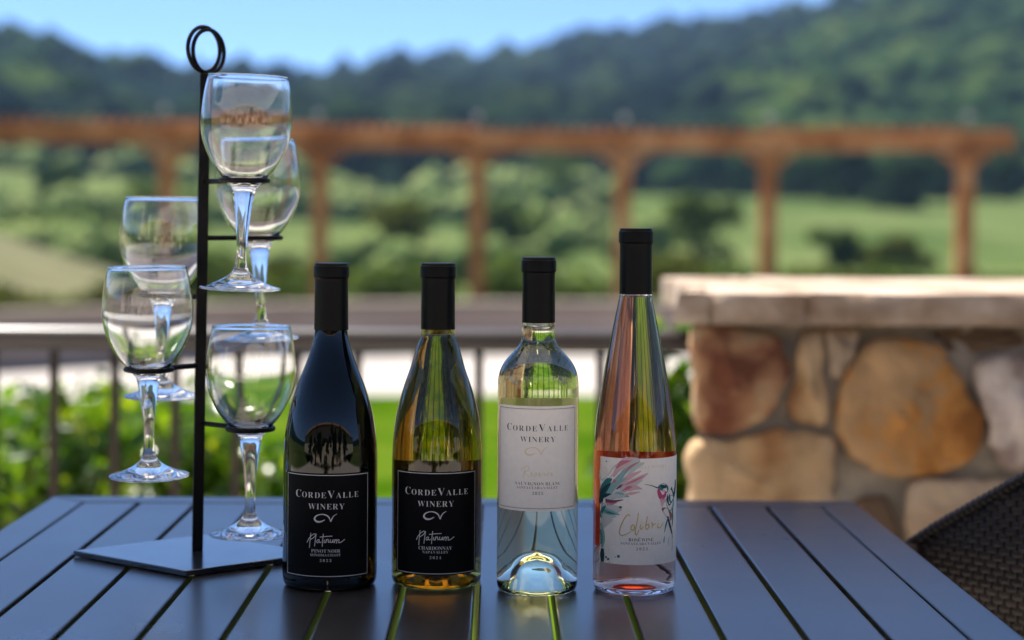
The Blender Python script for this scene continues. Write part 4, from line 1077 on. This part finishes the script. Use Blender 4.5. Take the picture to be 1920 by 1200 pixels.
for i, (px, py, D, rx, lab, ring_y) in enumerate(GL):
    p = foot_center(px, py, D)
    if i == 0:
        go = q.build('wine_glass', M['glass_clear'], None, smooth=True); gl_me = go.data
    else:
        go = bpy.data.objects.new('wine_glass', gl_me); COL.objects.link(go)
    go.location = p
    top = at(rx, py - 394 * 1.79 / D, D)
    tilt = math.atan2(top.x - p.x, top.z - p.z)
    go.rotation_euler = (math.radians((1.0, -.6, .4, -1.2, .5)[i]), tilt, math.radians(40 * i))
    tag(go, lab, 'wine glass', 'wine glasses hanging in the rack')
    # holder arm: a rod from the pole and an open ring under the bowl
    h = .1030; rr_ = .0192
    c = Vector((p.x + math.sin(tilt) * h, p.y, p.z + h))
    rel = c - Vector((PXr, PYr, TOP)); pa = pole_at(rel.z) - Vector((PXr, PYr, TOP))
    d = Vector((pa.x - rel.x, pa.y - rel.y, 0)); dist = d.length; d.normalize()
    e = Vector((-d.y, d.x, 0))
    wr = .0025; R_ = rr_ + wr
    side = 1 if i in (0, 4, 1) else -1
    ring = []
    for t_ in np.linspace(0, math.radians(292), 36): ring.append(rel + d * math.cos(t_) * R_ + e * math.sin(t_) * R_ * side)
    q2 = MB(); q2.tube([pa - d * .0045] + [pa + (ring[0] - pa) * s_ for s_ in (.3, .65, .92)] + ring, wr, 10)
    q2.ball(ring[-1], wr * 1.75, 14, 10)
    q2.build('holder_arm', M['black_iron'], rack, smooth=True)

# ------------------------------------------------------------------ wicker chair
M['wicker'] = noisy('dark_brown_wicker', [(.3, (.010, .0065, .0055)), (.6, (.020, .013, .0105)), (.8, (.034, .023, .018))], scale=60, rough=.5, spec=.3, island=.6)
ch = empty('wicker_chair', (.862, 2.0, 0)); tag(ch, 'dark brown woven wicker armchair at the right corner of the table', 'chair')
fdir = Vector((-.6, .8)); ldir = Vector((-.8, -.6))
def cp(f, l, z): return (fdir.x * f + ldir.x * l, fdir.y * f + ldir.y * l, z)
# U-shaped shell: left arm front -> back -> right arm front
path = catmull([(.285, .285), (.10, .292), (-.10, .285), (-.22, .22), (-.275, .10), (-.285, 0), (-.275, -.10), (-.22, -.22), (-.10, -.285), (.10, -.292), (.285, -.285)], 12)
pa_ = np.array(path); cum = np.concatenate([[0], np.cumsum(np.linalg.norm(np.diff(pa_, axis=0), axis=1))]); TL = cum[-1]
def shell(s_, z, out=0):
    f = float(np.interp(s_, cum, pa_[:, 0])); l = float(np.interp(s_, cum, pa_[:, 1]))
    f2 = float(np.interp(s_ + .004, cum, pa_[:, 0])); l2 = float(np.interp(s_ + .004, cum, pa_[:, 1]))
    f1 = float(np.interp(s_ - .004, cum, pa_[:, 0])); l1 = float(np.interp(s_ - .004, cum, pa_[:, 1]))
    df, dl = f2 - f1, l2 - l1; n_ = math.hypot(df, dl) or 1
    lean_ = .10 * max(0, z - .45) * (1 if abs(s_ / TL - .5) < .28 else .2)
    nf, nl = -(dl) / n_, df / n_
    if nf * f + nl * l < 0: nf, nl = -nf, -nl
    return cp(f + nf * (out + lean_), l + nl * (out + lean_), z)
def top_h(s_):
    q_ = min(s_, TL - s_)
    return float(np.interp(q_, [0, .03, .15, .30, .45, .60, .9], [.700, .720, .788, .864, .90, .905, .905]))
pitch_z, pitch_s = .0075, .0085
q = MB()
nS = int(TL / pitch_s)
rows = int((.905 - .42) / pitch_z)
for r_ in range(rows):
    z = .42 + (r_ + .5) * pitch_z
    seg = []
    for k in range(nS + 1):
        s_ = k * pitch_s
        ok = z < top_h(min(max(s_, 0), TL)) + .001
        if ok:
            seg.append((s_, .0022 * (1 if (k + r_) % 2 else -1)))
        if (not ok or k == nS) and len(seg) > 1:
            vs = []; fs = []
            for (sv, o_) in seg:
                hh = pitch_z * .54
                vs += [shell(sv, z - hh, o_ - .0012), shell(sv, z, o_ + .0016), shell(sv, z + hh, o_ - .0012)]
            for i in range(len(seg) - 1):
                for j in range(2): fs.append((i * 3 + j, i * 3 + 3 + j, i * 3 + 4 + j, i * 3 + 1 + j))
            q.add(vs, fs)
        if not ok: seg = []
for k in range(nS):
    s_ = k * pitch_s; zt_ = top_h(s_) - .004
    q.tube([shell(s_, z, 0) for z in np.linspace(.42, zt_, 6)], .0017, 4, cap=False)
wv = q.build('weave', M['wicker'], ch, smooth=True); wv['kind'] = 'stuff'
q = MB(); ss = np.linspace(0, TL, 900); q.tube([shell(s_, top_h(s_) - .002, .001) for s_ in ss], [.0060 + .0010 * math.sin(s_ / .0075 * 2 * math.pi) + .0006 * mnoise.noise(Vector((s_ * 60, 0, 0))) for s_ in ss], 8); q.build('rim', M['wicker'], ch, smooth=True)
for s_ in (.004, TL - .004):
    q = MB(); q.tube([shell(s_, .40, 0), shell(s_, .70, 0)], .011, 10); q.build('arm_post', M['wicker'], ch, smooth=True)
q = MB(); q.prism([cp(f, l, 0)[:2] for f, l in catmull([(.285, .272), (-.10, .272), (-.24, .18), (-.24, -.18), (-.10, -.272), (.285, -.272)], 5)][::1], .385, .432); q.build('seat', M['wicker'], ch, bevel=.01)
for f, l in ((.25, .25), (.25, -.25), (-.2, .2), (-.2, -.2)):
    q = MB(); q.tube([cp(f * 1.06, l * 1.06, 0), cp(f, l, .384)], [.014, .018], 10); q.build('leg', M['wicker'], ch, smooth=True)

# ------------------------------------------------------------------ added out of view: shade for the table, backdrop behind the camera
M['canvas'] = leaf_mat('cream_canvas', [(.3, (.76, .70, .62)), (.7, (.82, .76, .68))], trans=.6, rough=.85, spec=.15, gain=1.0)
for n_ in M['canvas'].node_tree.nodes:
    if n_.type == 'MIX' and n_.data_type == 'RGBA': n_.inputs[7].default_value = (1, .97, .92, 1)
ps = empty('added_parasol', (1.72, 2.3, 0)); tag(ps, 'unseen square beige cantilever sunshade added to shade the table', 'added_parasol')  # unseen, added to shade the table and pass warm light down
pc = Vector((-.30 - 1.72, 1.91 - 2.3, 0)); hw_ = 1.16; zE, zA = 2.36, 2.80
q = MB(); nn = 8; vs = []; fs = []
for zo in (0, -.012):
    vs.append((pc.x, pc.y, zA + zo))
    ring = [(-1, -1), (0, -1), (1, -1), (1, 0), (1, 1), (0, 1), (-1, 1), (-1, 0)]
    for x_, y_ in ring: vs.append((pc.x + x_ * hw_, pc.y + y_ * hw_, zE + zo + (.0 if abs(x_) + abs(y_) == 2 else .0)))
for k in range(8):
    l_ = (k + 1) % 8
    fs += [(0, 1 + k, 1 + l_)]
q.add(vs, fs); q.build('canopy', M['canvas'], ps)
for k, (x_, y_) in enumerate(ring):
    q = MB(); q.tube([(pc.x, pc.y, zA - .06), (pc.x + x_ * hw_ * .98, pc.y + y_ * hw_ * .98, zE - .03)], .012, 8); q.build('rib', M['bronze'], ps)
q = MB(); q.tube([(0, 0, .06), (0, 0, 3.0)], .04, 14); q.build('mast', M['bronze'], ps, smooth=True)
q = MB(); q.tube([(0, 0, 2.95), (pc.x * .5, pc.y * .5, 3.05), (pc.x, pc.y, 2.98), (pc.x, pc.y, zA + .01)], .03, 12); q.build('cantilever_arm', M['bronze'], ps, smooth=True)
q = MB(); q.box((0, 0, .032), (.8, .8, .06)); q.build('base', M['bronze'], ps, bevel=.01)

M['stucco'] = noisy('tan_stucco', [(.3, (.66, .58, .49)), (.7, (.74, .66, .57))], scale=4, rough=.9, spec=.1, bump=.3)
M['roof_tile'] = noisy('brown_roof', [(.3, (.24, .15, .11)), (.7, (.34, .22, .16))], scale=3, rough=.85, spec=.2)
M['pane'] = mat('dark_window_pane', (.01, .012, .014), .05, .5)
hs = empty('added_house', (0, -7.4, 0)); tag(hs, 'tan stucco building with dark windows, added unseen behind the camera', 'added_house')  # added for warm bounce light on the labels and bottle reflections
q = MB(); q.box((0, -2, 1.45), (34, 4, 2.9)); q.build('wall', M['stucco'], hs)
q = MB(); q.add([(-17.6, .55, 2.902), (17.6, .55, 2.902), (17.6, -4.6, 2.902), (-17.6, -4.6, 2.902), (-15, -2, 3.7), (15, -2, 3.7)], [(3, 2, 1, 0), (0, 1, 5, 4), (1, 2, 5), (2, 3, 4, 5), (3, 0, 4)]); q.build('roof', M['roof_tile'], hs)
for x_ in (-9.5, -4.1, 2.3, 7.4):
    q = MB()
    for (cx_, cz_, w_, h_) in ((x_, 2.54, 1.64, .1), (x_, .36, 1.64, .1), (x_ - .77, 1.45, .1, 2.08), (x_ + .77, 1.45, .1, 2.08), (x_, 1.45, .06, 2.08)): q.box((cx_, .04, cz_), (w_, .08, h_))
    wf = q.build('window', M['bronze'], hs)
    q = MB(); q.box((x_, .012, 1.45), (1.44, .02, 2.08)); q.build('pane', M['pane'], wf)

for i, (x_, y_, h_, wd_, lab) in enumerate(((-7.2, -5.4, 2.6, 2.2, 'broad tree added behind the camera, farthest left'), (-4.6, -5.6, 2.9, 1.9, 'tree added behind the camera, second from the left'), (-2.5, -5.9, 3.3, 1.6, 'tall tree added behind the camera, third from the left'), (-.6, -5.4, 2.5, 1.8, 'bushy tree added right behind the camera'), (1.5, -6.0, 3.2, 1.7, 'tall tree added behind the camera, right of the bushy one'), (3.7, -5.5, 2.7, 2.1, 'broad tree added behind the camera, second from the right end'), (6.3, -5.6, 3.0, 2.2, 'tree added behind the camera, farthest right'))):  # unseen row, added to put dark streaks in the bottle reflections
    make_tree('tree', 900 + i, h_, wd_, 'leaf_dark', 1500, .10, lab, (x_, y_, 0.02), 14, .0)
